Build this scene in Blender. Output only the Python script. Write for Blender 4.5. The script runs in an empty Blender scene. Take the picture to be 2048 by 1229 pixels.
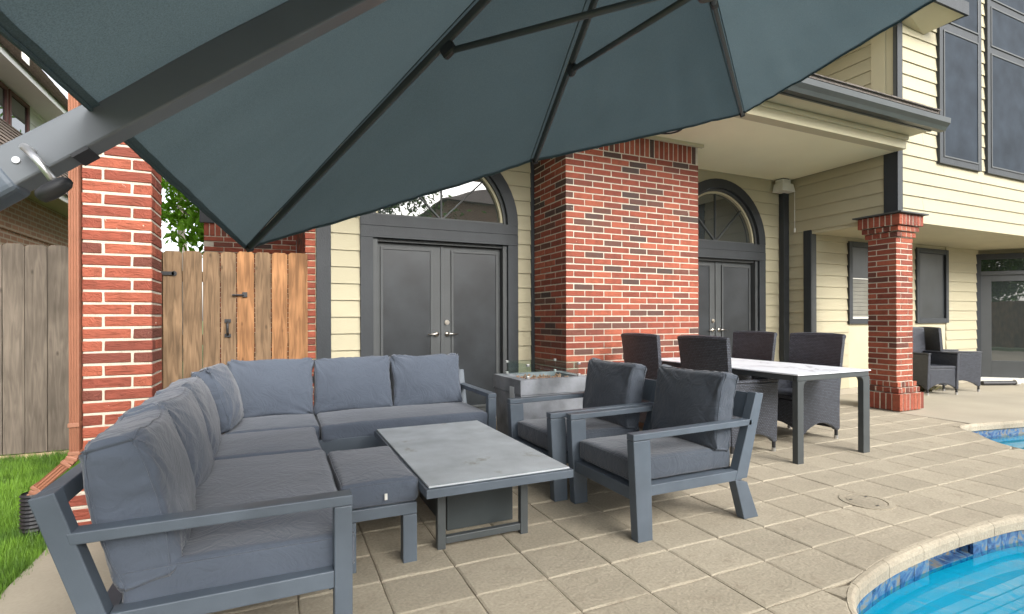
import bpy, bmesh, math, random
from mathutils import Vector, Matrix, noise
from mathutils.geometry import tessellate_polygon
S = bpy.context.scene
C = S.collection
R_ = random.Random(7)
PI = math.pi

# ------------------------------------------------------------------ camera
F_PX, HY, H_CAM = 1033.0, 638.0, 1.22
TH = math.atan(469.0 / F_PX)
cam_d = bpy.data.cameras.new('camera')
cam = bpy.data.objects.new('camera', cam_d); C.objects.link(cam); S.camera = cam
cam_d.sensor_width = 36; cam_d.lens = F_PX / 2048 * 36
cam_d.shift_y = (HY - 614.5) / 2048
cam_d.clip_start = 0.02; cam_d.clip_end = 2000
eps = 0.003
fw = Vector((math.sin(TH), math.cos(TH), 0)); rt = Vector((math.cos(TH), -math.sin(TH), 0)); up = Vector((0, 0, 1))
r2 = rt * math.cos(eps) - up * math.sin(eps); u2 = up * math.cos(eps) + rt * math.sin(eps)
M = Matrix((r2, u2, -fw)).transposed().to_4x4(); M.translation = (0, 0, H_CAM)
cam.matrix_world = M

# ------------------------------------------------------------------ sky, sun, exposure
W = bpy.data.worlds.new('World'); S.world = W; W.use_nodes = True
nt = W.node_tree; nt.nodes.clear()
sky = nt.nodes.new('ShaderNodeTexSky'); sky.sky_type = 'NISHITA'; sky.sun_disc = False
SUN_EL, SUN_AZ = 33.0, 165.0          # azimuth clockwise from +Y
sky.sun_elevation = math.radians(SUN_EL); sky.sun_rotation = math.radians(SUN_AZ)
sky.air_density = 1.0; sky.dust_density = 3.0; sky.ozone_density = 1.0
hs = nt.nodes.new('ShaderNodeHueSaturation'); hs.inputs['Saturation'].default_value = 0.22
bg = nt.nodes.new('ShaderNodeBackground'); bg.inputs['Strength'].default_value = 0.15
wo = nt.nodes.new('ShaderNodeOutputWorld')
nt.links.new(sky.outputs[0], hs.inputs['Color']); nt.links.new(hs.outputs[0], bg.inputs[0]); nt.links.new(bg.outputs[0], wo.inputs[0])
sl = bpy.data.lights.new('sun', 'SUN'); sl.energy = 1.3; sl.angle = math.radians(35); sl.color = (1, .97, .92)
sun = bpy.data.objects.new('sun', sl); C.objects.link(sun)
az, el = math.radians(SUN_AZ), math.radians(SUN_EL)
sdir = Vector((math.sin(az) * math.cos(el), math.cos(az) * math.cos(el), math.sin(el)))
sun.rotation_euler = sdir.to_track_quat('Z', 'Y').to_euler(); sun.location = sdir * 30
vs = S.view_settings; vs.view_transform = 'Standard'; vs.look = 'None'; vs.gamma = 1; vs.use_curve_mapping = False
vs.exposure = 1.5

# ------------------------------------------------------------------ materials
def lin(r, g, b):
    f = lambda c: (c / 255 / 12.92) if c / 255 <= .04045 else ((c / 255 + .055) / 1.055) ** 2.4
    return (f(r), f(g), f(b))
def nd(t, typ, **kw):
    n = t.nodes.new(typ)
    for k, v in kw.items(): setattr(n, k, v)
    return n
MC = {}
def mat(name, col, rough=.6, var=.15, scale=6, bump=0, bscale=60, metal=0, spec=.5, objrand=0, col2=None, fine=0, stretch=None, emit=None, det=4, bdist=.01):
    """plain procedural paint/cloth/stone: colour noise at two scales, optional bump, optional per-object tone"""
    if name in MC: return MC[name]
    m = bpy.data.materials.new(name); m.use_nodes = True; t = m.node_tree
    b = t.nodes['Principled BSDF']; L = t.links.new
    tc = nd(t, 'ShaderNodeTexCoord'); src = tc.outputs['Object']
    if stretch:
        mp = nd(t, 'ShaderNodeMapping'); mp.inputs['Scale'].default_value = stretch; L(src, mp.inputs[0]); src = mp.outputs[0]
    n1 = nd(t, 'ShaderNodeTexNoise'); n1.inputs['Scale'].default_value = scale; n1.inputs['Detail'].default_value = det; L(src, n1.inputs[0])
    ramp = nd(t, 'ShaderNodeValToRGB')
    c2 = col2 or tuple(c * (1 + var) for c in col); c1 = tuple(c * (1 - var) for c in col)
    ramp.color_ramp.elements[0].position = .3; ramp.color_ramp.elements[1].position = .7
    ramp.color_ramp.elements[0].color = (*c1, 1); ramp.color_ramp.elements[1].color = (*c2, 1)
    L(n1.outputs[0], ramp.inputs[0]); out = ramp.outputs[0]
    if fine:
        n2 = nd(t, 'ShaderNodeTexNoise'); n2.inputs['Scale'].default_value = bscale; n2.inputs['Detail'].default_value = 3; L(src, n2.inputs[0])
        mr = nd(t, 'ShaderNodeMapRange'); mr.inputs['To Min'].default_value = 1 - fine; mr.inputs['To Max'].default_value = 1 + fine
        mr.inputs['From Min'].default_value = .25; mr.inputs['From Max'].default_value = .75
        L(n2.outputs[0], mr.inputs[0])
        mx = nd(t, 'ShaderNodeVectorMath', operation='SCALE'); L(out, mx.inputs[0]); L(mr.outputs[0], mx.inputs['Scale']); out = mx.outputs[0]
    if objrand:
        oi = nd(t, 'ShaderNodeObjectInfo'); mr = nd(t, 'ShaderNodeMapRange')
        mr.inputs['To Min'].default_value = 1 - objrand; mr.inputs['To Max'].default_value = 1 + objrand; L(oi.outputs['Random'], mr.inputs[0])
        mx = nd(t, 'ShaderNodeVectorMath', operation='SCALE'); L(out, mx.inputs[0]); L(mr.outputs[0], mx.inputs['Scale']); out = mx.outputs[0]
    L(out, b.inputs['Base Color'])
    b.inputs['Roughness'].default_value = rough; b.inputs['Metallic'].default_value = metal
    b.inputs['Specular IOR Level'].default_value = spec
    if bump:
        n3 = nd(t, 'ShaderNodeTexNoise'); n3.inputs['Scale'].default_value = bscale; n3.inputs['Detail'].default_value = 6; L(src, n3.inputs[0])
        bp = nd(t, 'ShaderNodeBump'); bp.inputs['Strength'].default_value = bump; bp.inputs['Distance'].default_value = bdist
        L(n3.outputs[0], bp.inputs['Height']); L(bp.outputs[0], b.inputs['Normal'])
    MC[name] = m; return m

def brick_mat(name, stops, bump=.6, bscale=45, wavy=0, island=False):
    if name in MC: return MC[name]
    m = bpy.data.materials.new(name); m.use_nodes = True; t = m.node_tree; L = t.links.new
    b = t.nodes['Principled BSDF']; oi = nd(t, 'ShaderNodeObjectInfo')
    rp = nd(t, 'ShaderNodeValToRGB'); cr = rp.color_ramp; cr.interpolation = 'LINEAR'
    while len(cr.elements) < len(stops): cr.elements.new(.5)
    for e, (p, c) in zip(cr.elements, stops): e.position = p; e.color = (*c, 1)
    if island:
        gi = nd(t, 'ShaderNodeNewGeometry'); L(gi.outputs['Random Per Island'], rp.inputs[0])
    else: L(oi.outputs['Random'], rp.inputs[0])
    tc = nd(t, 'ShaderNodeTexCoord'); ad = nd(t, 'ShaderNodeVectorMath', operation='ADD')
    sc = nd(t, 'ShaderNodeVectorMath', operation='SCALE'); L(oi.outputs['Location'], sc.inputs[0]); sc.inputs['Scale'].default_value = 3.7
    L(tc.outputs['Object'], ad.inputs[0]); L(sc.outputs[0], ad.inputs[1])
    n = nd(t, 'ShaderNodeTexNoise'); n.inputs['Scale'].default_value = 14; n.inputs['Detail'].default_value = 6; L(ad.outputs[0], n.inputs[0])
    dk = nd(t, 'ShaderNodeMix', data_type='RGBA'); dk.blend_type = 'MIX'
    mr = nd(t, 'ShaderNodeMapRange'); mr.inputs['From Min'].default_value = .45; mr.inputs['From Max'].default_value = .75; mr.inputs['To Max'].default_value = .45
    L(n.outputs[0], mr.inputs[0]); L(mr.outputs[0], dk.inputs['Factor']); L(rp.outputs[0], dk.inputs['A']); dk.inputs['B'].default_value = (.10, .035, .022, 1)
    # mortar smears
    v = nd(t, 'ShaderNodeTexNoise'); v.inputs['Scale'].default_value = 38; v.inputs['Detail'].default_value = 2; L(ad.outputs[0], v.inputs[0])
    m2 = nd(t, 'ShaderNodeMapRange'); m2.inputs['From Min'].default_value = .75; m2.inputs['From Max'].default_value = .80; m2.inputs['To Max'].default_value = .8; L(v.outputs[0], m2.inputs[0])
    k2 = nd(t, 'ShaderNodeMix', data_type='RGBA'); L(m2.outputs[0], k2.inputs['Factor']); L(dk.outputs['Result'], k2.inputs['A']); k2.inputs['B'].default_value = (.6, .52, .42, 1)
    L(k2.outputs['Result'], b.inputs['Base Color']); b.inputs['Roughness'].default_value = .85; b.inputs['Specular IOR Level'].default_value = .25
    n3 = nd(t, 'ShaderNodeTexNoise'); n3.inputs['Scale'].default_value = bscale; n3.inputs['Detail'].default_value = 5; n3.inputs['Distortion'].default_value = wavy
    mp = nd(t, 'ShaderNodeMapping'); mp.inputs['Scale'].default_value = (.45, 1, 1.3); L(ad.outputs[0], mp.inputs[0]); L(mp.outputs[0], n3.inputs[0])
    bp = nd(t, 'ShaderNodeBump'); bp.inputs['Strength'].default_value = bump; bp.inputs['Distance'].default_value = .012
    L(n3.outputs[0], bp.inputs['Height']); L(bp.outputs[0], b.inputs['Normal'])
    MC[name] = m; return m

def wood_mat(name, col, var=.35, objrand=.12, grey=None):
    if name in MC: return MC[name]
    m = bpy.data.materials.new(name); m.use_nodes = True; t = m.node_tree; L = t.links.new; b = t.nodes['Principled BSDF']
    tc = nd(t, 'ShaderNodeTexCoord'); oi = nd(t, 'ShaderNodeObjectInfo')
    of = nd(t, 'ShaderNodeVectorMath', operation='SCALE'); cb = nd(t, 'ShaderNodeCombineXYZ')
    L(oi.outputs['Random'], cb.inputs[0]); L(oi.outputs['Random'], cb.inputs[2]); L(cb.outputs[0], of.inputs[0]); of.inputs['Scale'].default_value = 31
    ad = nd(t, 'ShaderNodeVectorMath', operation='ADD'); L(tc.outputs['Object'], ad.inputs[0]); L(of.outputs[0], ad.inputs[1])
    mp = nd(t, 'ShaderNodeMapping'); mp.inputs['Scale'].default_value = (1, 1, .09); L(ad.outputs[0], mp.inputs[0])
    n = nd(t, 'ShaderNodeTexNoise'); n.inputs['Scale'].default_value = 38; n.inputs['Detail'].default_value = 7; n.inputs['Distortion'].default_value = .8; L(mp.outputs[0], n.inputs[0])
    rp = nd(t, 'ShaderNodeValToRGB'); rp.color_ramp.elements[0].position = .35; rp.color_ramp.elements[1].position = .65
    rp.color_ramp.elements[0].color = (*[c * (1 - var) for c in col], 1); rp.color_ramp.elements[1].color = (*[min(1, c * (1 + var * .7)) for c in col], 1)
    L(n.outputs[0], rp.inputs[0])
    # knots
    mk = nd(t, 'ShaderNodeMapping'); mk.inputs['Scale'].default_value = (1, .2, .45); L(ad.outputs[0], mk.inputs[0])
    vo = nd(t, 'ShaderNodeTexVoronoi'); vo.inputs['Scale'].default_value = 8; L(mk.outputs[0], vo.inputs[0])
    kr = nd(t, 'ShaderNodeMapRange'); kr.inputs['From Min'].default_value = .03; kr.inputs['From Max'].default_value = .10; kr.inputs['To Min'].default_value = .75; kr.inputs['To Max'].default_value = 0; L(vo.outputs['Distance'], kr.inputs[0])
    mx = nd(t, 'ShaderNodeMix', data_type='RGBA'); L(kr.outputs[0], mx.inputs['Factor']); L(rp.outputs[0], mx.inputs['A']); mx.inputs['B'].default_value = (*[c * .3 for c in col], 1)
    mr = nd(t, 'ShaderNodeMapRange'); mr.inputs['To Min'].default_value = 1 - objrand; mr.inputs['To Max'].default_value = 1 + objrand; L(oi.outputs['Random'], mr.inputs[0])
    # weather blotches
    nb = nd(t, 'ShaderNodeTexNoise'); nb.inputs['Scale'].default_value = 3; L(ad.outputs[0], nb.inputs[0])
    mb = nd(t, 'ShaderNodeMapRange'); mb.inputs['From Min'].default_value = .35; mb.inputs['From Max'].default_value = .65; mb.inputs['To Min'].default_value = .8; mb.inputs['To Max'].default_value = 1.15; L(nb.outputs[0], mb.inputs[0])
    mm = nd(t, 'ShaderNodeMath', operation='MULTIPLY'); L(mr.outputs[0], mm.inputs[0]); L(mb.outputs[0], mm.inputs[1])
    sc = nd(t, 'ShaderNodeVectorMath', operation='SCALE'); L(mx.outputs['Result'], sc.inputs[0]); L(mm.outputs[0], sc.inputs['Scale'])
    L(sc.outputs[0], b.inputs['Base Color']); b.inputs['Roughness'].default_value = .8; b.inputs['Specular IOR Level'].default_value = .25
    bp = nd(t, 'ShaderNodeBump'); bp.inputs['Strength'].default_value = .35; bp.inputs['Distance'].default_value = .004; L(n.outputs[0], bp.inputs['Height']); L(bp.outputs[0], b.inputs['Normal'])
    MC[name] = m; return m

def weave_mat(name, col):
    m = bpy.data.materials.new(name); m.use_nodes = True; t = m.node_tree; L = t.links.new; b = t.nodes['Principled BSDF']
    tc = nd(t, 'ShaderNodeTexCoord'); sp = nd(t, 'ShaderNodeSeparateXYZ'); L(tc.outputs['Object'], sp.inputs[0])
    a = nd(t, 'ShaderNodeMath', operation='ADD'); L(sp.outputs[0], a.inputs[0]); L(sp.outputs[1], a.inputs[1])
    cb = nd(t, 'ShaderNodeCombineXYZ'); L(a.outputs[0], cb.inputs[0]); L(sp.outputs[2], cb.inputs[1])
    br = nd(t, 'ShaderNodeTexBrick'); L(cb.outputs[0], br.inputs[0])
    br.inputs['Scale'].default_value = 1; br.inputs['Brick Width'].default_value = .030; br.inputs['Row Height'].default_value = .015; br.inputs['Mortar Size'].default_value = .0036
    br.inputs['Mortar Smooth'].default_value = .8
    br.inputs['Color1'].default_value = (*col, 1); br.inputs['Color2'].default_value = (*[c * .6 for c in col], 1); br.inputs['Mortar'].default_value = (*[c * .13 for c in col], 1)
    L(br.outputs[0], b.inputs['Base Color']); b.inputs['Roughness'].default_value = .42
    iv = nd(t, 'ShaderNodeMath', operation='SUBTRACT'); iv.inputs[0].default_value = 1; L(br.outputs['Fac'], iv.inputs[1])
    bp = nd(t, 'ShaderNodeBump'); bp.inputs['Strength'].default_value = .9; bp.inputs['Distance'].default_value = .004; L(iv.outputs[0], bp.inputs['Height']); L(bp.outputs[0], b.inputs['Normal'])
    return m

def glass_mat(name, tint, refl=.15, rough=.01):
    """thin clear pane: tinted transparency plus fresnel mirror"""
    m = bpy.data.materials.new(name); m.use_nodes = True; t = m.node_tree; L = t.links.new; t.nodes.remove(t.nodes['Principled BSDF'])
    out = t.nodes['Material Output']; tr = nd(t, 'ShaderNodeBsdfTransparent'); tr.inputs[0].default_value = (*tint, 1)
    gl = nd(t, 'ShaderNodeBsdfGlossy'); gl.inputs['Roughness'].default_value = rough
    lw0 = nd(t, 'ShaderNodeLayerWeight'); lw0.inputs[0].default_value = .5; fr = nd(t, 'ShaderNodeMath', operation='POWER'); L(lw0.outputs['Facing'], fr.inputs[0]); fr.inputs[1].default_value = 4.5
    ma = nd(t, 'ShaderNodeMath', operation='ADD'); L(fr.outputs[0], ma.inputs[0]); ma.inputs[1].default_value = refl; ma.use_clamp = True
    mx = nd(t, 'ShaderNodeMixShader'); L(ma.outputs[0], mx.inputs[0]); L(tr.outputs[0], mx.inputs[1]); L(gl.outputs[0], mx.inputs[2]); L(mx.outputs[0], out.inputs[0])
    return m

def brick_wall_mat(name, c1, c2, mortar, w=.2, h=.075, ms=.012):
    m = bpy.data.materials.new(name); m.use_nodes = True; t = m.node_tree; L = t.links.new; b = t.nodes['Principled BSDF']
    tc = nd(t, 'ShaderNodeTexCoord'); sp = nd(t, 'ShaderNodeSeparateXYZ'); L(tc.outputs['Object'], sp.inputs[0])
    a = nd(t, 'ShaderNodeMath', operation='ADD'); L(sp.outputs[0], a.inputs[0]); L(sp.outputs[1], a.inputs[1])
    cb = nd(t, 'ShaderNodeCombineXYZ'); L(a.outputs[0], cb.inputs[0]); L(sp.outputs[2], cb.inputs[1])
    br = nd(t, 'ShaderNodeTexBrick'); L(cb.outputs[0], br.inputs[0]); br.inputs['Scale'].default_value = 1
    br.inputs['Brick Width'].default_value = w; br.inputs['Row Height'].default_value = h; br.inputs['Mortar Size'].default_value = ms
    br.inputs['Color1'].default_value = (*c1, 1); br.inputs['Color2'].default_value = (*c2, 1); br.inputs['Mortar'].default_value = (*mortar, 1)
    L(br.outputs[0], b.inputs['Base Color']); b.inputs['Roughness'].default_value = .9
    iv = nd(t, 'ShaderNodeMath', operation='SUBTRACT'); iv.inputs[0].default_value = 1; L(br.outputs['Fac'], iv.inputs[1])
    bp = nd(t, 'ShaderNodeBump'); bp.inputs['Strength'].default_value = .6; bp.inputs['Distance'].default_value = .01; L(iv.outputs[0], bp.inputs['Height']); L(bp.outputs[0], b.inputs['Normal'])
    return m

RED = (.265, .070, .043); RED2 = (.19, .051, .034); BRN = (.125, .058, .044); DRK = (.06, .046, .042); ORG = (.325, .095, .055)
CST = [(0, DRK), (.06, (.07, .047, .041)), (.17, BRN), (.30, RED2), (.7, RED), (1, ORG)]
m_brick = brick_mat('chimney_brick', CST, .5); m_brick_i = brick_mat('chimney_brick_joined', CST, .5, island=True)
m_brickp = brick_mat('rough_red_brick', [(0, (.10, .045, .035)), (.12, RED2), (.55, RED), (1, ORG)], 1.0, 26, 1.6)
m_mortar = mat('cream_mortar', (.48, .435, .355), .95, .12, 20, .5, 120)
m_siding = mat('cream_siding_paint', (.395, .358, .245), .6, .05, 1.5, .16, 90, spec=.3, objrand=.025, stretch=(.25, .25, 2))
m_cream = mat('cream_trim_paint', (.47, .425, .29), .6, .05, 2, .08, 60, spec=.3)
m_trim = mat('charcoal_trim_paint', (.026, .030, .034), .55, .12, 8, .5, 130, spec=.4, stretch=(1, 1, .35), bdist=.004)
m_trim2 = mat('charcoal_smooth_paint', (.054, .058, .059), .5, .08, 4, .1, 60, spec=.4)
m_screen = mat('dark_solar_screen', (.020, .023, .026), .36, .35, 3.5, .15, 900, spec=.5, fine=.2, det=8, bdist=.001)
m_screenu = mat('upper_solar_screen', (.028, .036, .047), .75, .25, 3, .1, 900, spec=.12, bdist=.001)
m_nickel = mat('satin_nickel', (.62, .58, .52), .28, .05, 8, metal=1)
m_black = mat('black_metal', (.018, .018, .02), .45, .2, 10)
m_frame = mat('slate_powder_coat', (.080, .099, .122), .48, .14, 5, .12, 300, spec=.4, fine=.05, bdist=.001)
m_dframe = mat('charcoal_table_metal', (.055, .062, .064), .45, .1, 6, .1, 300, spec=.45, bdist=.001)
m_steel = mat('foot_cap_steel', (.55, .55, .55), .35, .1, 20, metal=.9)
m_white = mat('white_plastic', (.7, .69, .64), .5, .06, 8)
m_copper = mat('terracotta_paint', (.27, .12, .072), .5, .1, 6, .1, 60, spec=.4)
m_weave = weave_mat('charcoal_wicker', (.076, .084, .106))
m_glassd = mat('dark_window_glass', (.02, .024, .025), .03, .1, 2, spec=1.0)
m_clear = glass_mat('clear_glass', (.93, .985, .965), .04)
m_gutter = mat('dark_green_gutter', (.035, .042, .042), .4, .12, 4, spec=.5)
m_shingle = mat('roof_shingle', (.11, .095, .085), .95, .35, 30, .8, 50, stretch=(1, 1, 1), objrand=.1)
m_cap = mat('dark_cap_slab', (.05, .055, .055), .6, .2, 10)
def arch_glass():
    m = bpy.data.materials.new('reflective_glass'); m.use_nodes = True; t = m.node_tree; L = t.links.new; b = t.nodes['Principled BSDF']
    b.inputs['Base Color'].default_value = (.03, .036, .036, 1); b.inputs['Roughness'].default_value = .015; b.inputs['IOR'].default_value = 2.6
    n = nd(t, 'ShaderNodeTexNoise'); n.inputs['Scale'].default_value = 1.6; bp = nd(t, 'ShaderNodeBump'); bp.inputs['Strength'].default_value = .02; bp.inputs['Distance'].default_value = .05
    L(n.outputs[0], bp.inputs['Height']); L(bp.outputs[0], b.inputs['Normal']); return m
m_arch = arch_glass()

# cushion cloth: heathered slate with a fine weave
def cloth(name, col):
    m = mat(name, col, .85, .07, 3, .25, 700, spec=.2, fine=.10, bdist=.0015)
    t = m.node_tree; L = t.links.new; b = t.nodes['Principled BSDF']; tc = nd(t, 'ShaderNodeTexCoord')
    n = nd(t, 'ShaderNodeTexNoise'); n.inputs['Scale'].default_value = 6; n.inputs['Detail'].default_value = 3; n.inputs['Distortion'].default_value = 2.2; L(tc.outputs['Object'], n.inputs[0])
    rd = nd(t, 'ShaderNodeMath', operation='PINGPONG'); L(n.outputs[0], rd.inputs[0]); rd.inputs[1].default_value = .13
    b2 = nd(t, 'ShaderNodeBump'); b2.inputs['Strength'].default_value = .3; b2.inputs['Distance'].default_value = .04; L(rd.outputs[0], b2.inputs['Height'])
    old = [x for x in t.nodes if x.bl_idname == 'ShaderNodeBump' and x != b2][0]; L(b2.outputs[0], old.inputs['Normal'])
    b.inputs['Sheen Weight'].default_value = .25; b.inputs['Sheen Roughness'].default_value = .5
    return m
m_cush = cloth('slate_cushion_cloth', (.078, .093, .120)); m_cushd = cloth('charcoal_cushion_cloth', (.058, .069, .087))
def fabric_canopy():
    m = bpy.data.materials.new('canopy_fabric'); m.use_nodes = True; t = m.node_tree; L = t.links.new; t.nodes.remove(t.nodes['Principled BSDF'])
    out = t.nodes['Material Output']; tc = nd(t, 'ShaderNodeTexCoord'); n = nd(t, 'ShaderNodeTexNoise'); n.inputs['Scale'].default_value = 3; n.inputs['Detail'].default_value = 5
    L(tc.outputs['Object'], n.inputs[0]); n2 = nd(t, 'ShaderNodeTexNoise'); n2.inputs['Scale'].default_value = 420; L(tc.outputs['Object'], n2.inputs[0])
    rp = nd(t, 'ShaderNodeValToRGB'); rp.color_ramp.elements[0].color = (.096, .132, .144, 1); rp.color_ramp.elements[1].color = (.120, .162, .175, 1); L(n.outputs[0], rp.inputs[0])
    mr = nd(t, 'ShaderNodeMapRange'); mr.inputs['To Min'].default_value = .82; mr.inputs['To Max'].default_value = 1.18; mr.inputs['From Min'].default_value = .3; mr.inputs['From Max'].default_value = .7; L(n2.outputs[0], mr.inputs[0])
    sc = nd(t, 'ShaderNodeVectorMath', operation='SCALE'); L(rp.outputs[0], sc.inputs[0]); L(mr.outputs[0], sc.inputs['Scale'])
    d = nd(t, 'ShaderNodeBsdfDiffuse'); tl = nd(t, 'ShaderNodeBsdfTranslucent'); L(sc.outputs[0], d.inputs[0])
    s2 = nd(t, 'ShaderNodeVectorMath', operation='SCALE'); L(sc.outputs[0], s2.inputs[0]); s2.inputs['Scale'].default_value = .8; L(s2.outputs[0], tl.inputs[0])
    mx = nd(t, 'ShaderNodeMixShader'); mx.inputs[0].default_value = .45; L(d.outputs[0], mx.inputs[1]); L(tl.outputs[0], mx.inputs[2]); L(mx.outputs[0], out.inputs[0])
    return m
m_canopy = fabric_canopy()

# ------------------------------------------------------------------ mesh helpers
class MB:
    def __init__(s): s.v = []; s.f = []; s.sm = False
    def add(s, vs, fs):
        o = len(s.v); s.v += [tuple(v) for v in vs]; s.f += [tuple(i + o for i in f) for f in fs]; return s
    def box(s, x0, x1, y0, y1, z0, z1):
        return s.add([(x0, y0, z0), (x1, y0, z0), (x1, y1, z0), (x0, y1, z0), (x0, y0, z1), (x1, y0, z1), (x1, y1, z1), (x0, y1, z1)],
                     [(0, 3, 2, 1), (4, 5, 6, 7), (0, 1, 5, 4), (1, 2, 6, 5), (2, 3, 7, 6), (3, 0, 4, 7)])
    def prism(s, poly, axis, a, b):
        """poly (u,v) swept along axis from a to b; axis 'y': (u,v)=(x,z); 'x': (y,z); 'z': (x,y)"""
        n = len(poly)
        g = {'y': lambda p, t: (p[0], t, p[1]), 'x': lambda p, t: (t, p[0], p[1]), 'z': lambda p, t: (p[0], p[1], t)}[axis]
        vs = [g(p, a) for p in poly] + [g(p, b) for p in poly]
        fs = [tuple(range(n)), tuple(range(2 * n - 1, n - 1, -1))] + [(i, i + n, (i + 1) % n + n, (i + 1) % n) for i in range(n)]
        return s.add(vs, fs)
    def bar(s, p, q, w, h, upv=(0, 0, 1)):
        p, q = Vector(p), Vector(q); d = (q - p).normalized(); u = Vector(upv)
        if abs(d.dot(u)) > .98: u = Vector((1, 0, 0))
        r = d.cross(u).normalized(); u = r.cross(d).normalized()
        vs = []
        for c in (p, q):
            for a, b in ((-1, -1), (1, -1), (1, 1), (-1, 1)): vs.append(c + r * (a * w / 2) + u * (b * h / 2))
        return s.add(vs, [(0, 1, 2, 3), (7, 6, 5, 4), (0, 4, 5, 1), (1, 5, 6, 2), (2, 6, 7, 3), (3, 7, 4, 0)])
    def tube(s, pts, r, n=10, caps=True):
        pts = [Vector(p) for p in pts]; vs = []; fs = []; rr = r if isinstance(r, (list, tuple)) else [r] * len(pts)
        ref = None
        for i, p in enumerate(pts):
            d = (pts[min(i + 1, len(pts) - 1)] - pts[max(i - 1, 0)]).normalized()
            if ref is None: ref = Vector((0, 0, 1)) if abs(d.z) < .9 else Vector((1, 0, 0))
            a = d.cross(ref).normalized(); ref = a.cross(d).normalized()
            for k in range(n): t = 2 * PI * k / n; vs.append(p + (a * math.cos(t) + ref * math.sin(t)) * rr[i])
        for i in range(len(pts) - 1):
            for k in range(n): fs.append((i * n + k, i * n + (k + 1) % n, (i + 1) * n + (k + 1) % n, (i + 1) * n + k))
        if caps: fs += [tuple(range(n - 1, -1, -1)), tuple((len(pts) - 1) * n + k for k in range(n))]
        return s.add(vs, fs)
    def mesh(s, name):
        me = bpy.data.meshes.new(name); me.from_pydata(s.v, [], s.f)
        bm = bmesh.new(); bm.from_mesh(me); bmesh.ops.recalc_face_normals(bm, faces=bm.faces); bm.to_mesh(me); bm.free()
        return me
    def build(s, name, m, parent=None, bev=0, seg=2, smooth=False, world=True, label=None):
        me = s.mesh(name); me.materials.append(m); o = bpy.data.objects.new(name, me); C.objects.link(o)
        if parent:
            o.parent = parent
            if world: o.location = -root_loc(parent)
        if bev:
            b = o.modifiers.new('b', 'BEVEL'); b.width = bev; b.segments = seg; b.limit_method = 'ANGLE'; b.angle_limit = math.radians(30)
        if smooth:
            for p in me.polygons: p.use_smooth = True
        if label: o['label'] = label
        return o
def root_loc(o):
    v = Vector((0, 0, 0))
    while o: v = v + o.location; o = o.parent
    return v
def tag(o, label=None, cat=None, group=None, kind=None):
    for k, v in (('label', label), ('category', cat), ('group', group), ('kind', kind)):
        if v: o[k] = v
    return o
def thing(name, label, cat, loc=(0, 0, 0), rz=0, group=None):
    o = bpy.data.objects.new(name, None); C.objects.link(o); o.location = loc; o.rotation_euler.z = rz
    o.empty_display_size = .1
    return tag(o, label, cat, group)
def copy_tree(o, parent=None):
    c = o.copy(); C.objects.link(c); c.parent = parent
    for ch in list(o.children): copy_tree(ch, c)
    return c
def inst(name, me, loc, parent, rz=0, base=None):
    o = bpy.data.objects.new(name, me); C.objects.link(o); o.parent = parent
    o.location = Vector(loc) - (root_loc(parent) if base is None else base); o.rotation_euler.z = rz
    return o
def ease(t): return t * t * (3 - 2 * t)

# ------------------------------------------------------------------ bricks
BM = {}
BH, BP, BL, BD, CJ = .0605, .073, .2415, .095, .0125      # brick height, course pitch, length, depth, joint
def brick_mesh(L, H, D, m, var=0, jit=.0015):
    k = (round(L, 3), round(H, 3), round(D, 3), m.name, var)
    if k in BM: return BM[k]
    bm = bmesh.new(); bmesh.ops.create_cube(bm, size=1)
    for v in bm.verts: v.co = Vector(((v.co.x + .5) * L, (v.co.y + .5) * D, (v.co.z + .5) * H))
    bmesh.ops.bevel(bm, geom=list(bm.edges), offset=.004, segments=1, affect='EDGES', profile=.5)
    r = random.Random(hash(k[:3]) + var)
    for v in bm.verts: v.co += Vector((r.uniform(-jit, jit), r.uniform(-jit, jit), r.uniform(-jit, jit)))
    me = bpy.data.meshes.new('brick'); bm.to_mesh(me); bm.free(); me.materials.append(m); BM[k] = me; return me
def lay_x(x0, x1, first, start=0):
    """stretchers from x0 to x1; first = length of the first one"""
    out = []; x = x0; L = first
    while x < x1 - .02:
        L = min(L, x1 - x)
        if 0 < x1 - x - L < .075: L = x1 - x if x1 - x < .30 else L
        out.append((x, L)); x += L + CJ; L = BL
    return out
class Masonry:
    """collects brick placements; the first `limit` (by weight) become objects, the rest one joined part"""
    def __init__(s): s.it = []
    def put(s, loc, L, H, D, rz=0, w=0): s.it.append((w, loc, L, H, D, rz))
    def emit(s, parent, m, limit=300):
        it = sorted(s.it, key=lambda a: -a[0]); base = root_loc(parent)
        for i, (w, loc, L, H, D, rz) in enumerate(it[:limit]):
            inst('brick', brick_mesh(L, H, D, m, i % 3), Vector(loc) + Vector((R_.uniform(-.0012, .0012), R_.uniform(-.002, .002), R_.uniform(-.001, .001))), parent, rz, base)
        if it[limit:]:
            mb = MB()
            for w, loc, L, H, D, rz in it[limit:]:
                c, sn = math.cos(rz), math.sin(rz); o = len(mb.v); mb.box(0, L, 0, D, 0, H)
                for j in range(o, len(mb.v)):
                    x, y, z = mb.v[j]; mb.v[j] = (loc[0] + x * c - y * sn, loc[1] + x * sn + y * c, loc[2] + z)
            tag(mb.build('bricks', m_brick_i, parent), kind='stuff')
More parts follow.
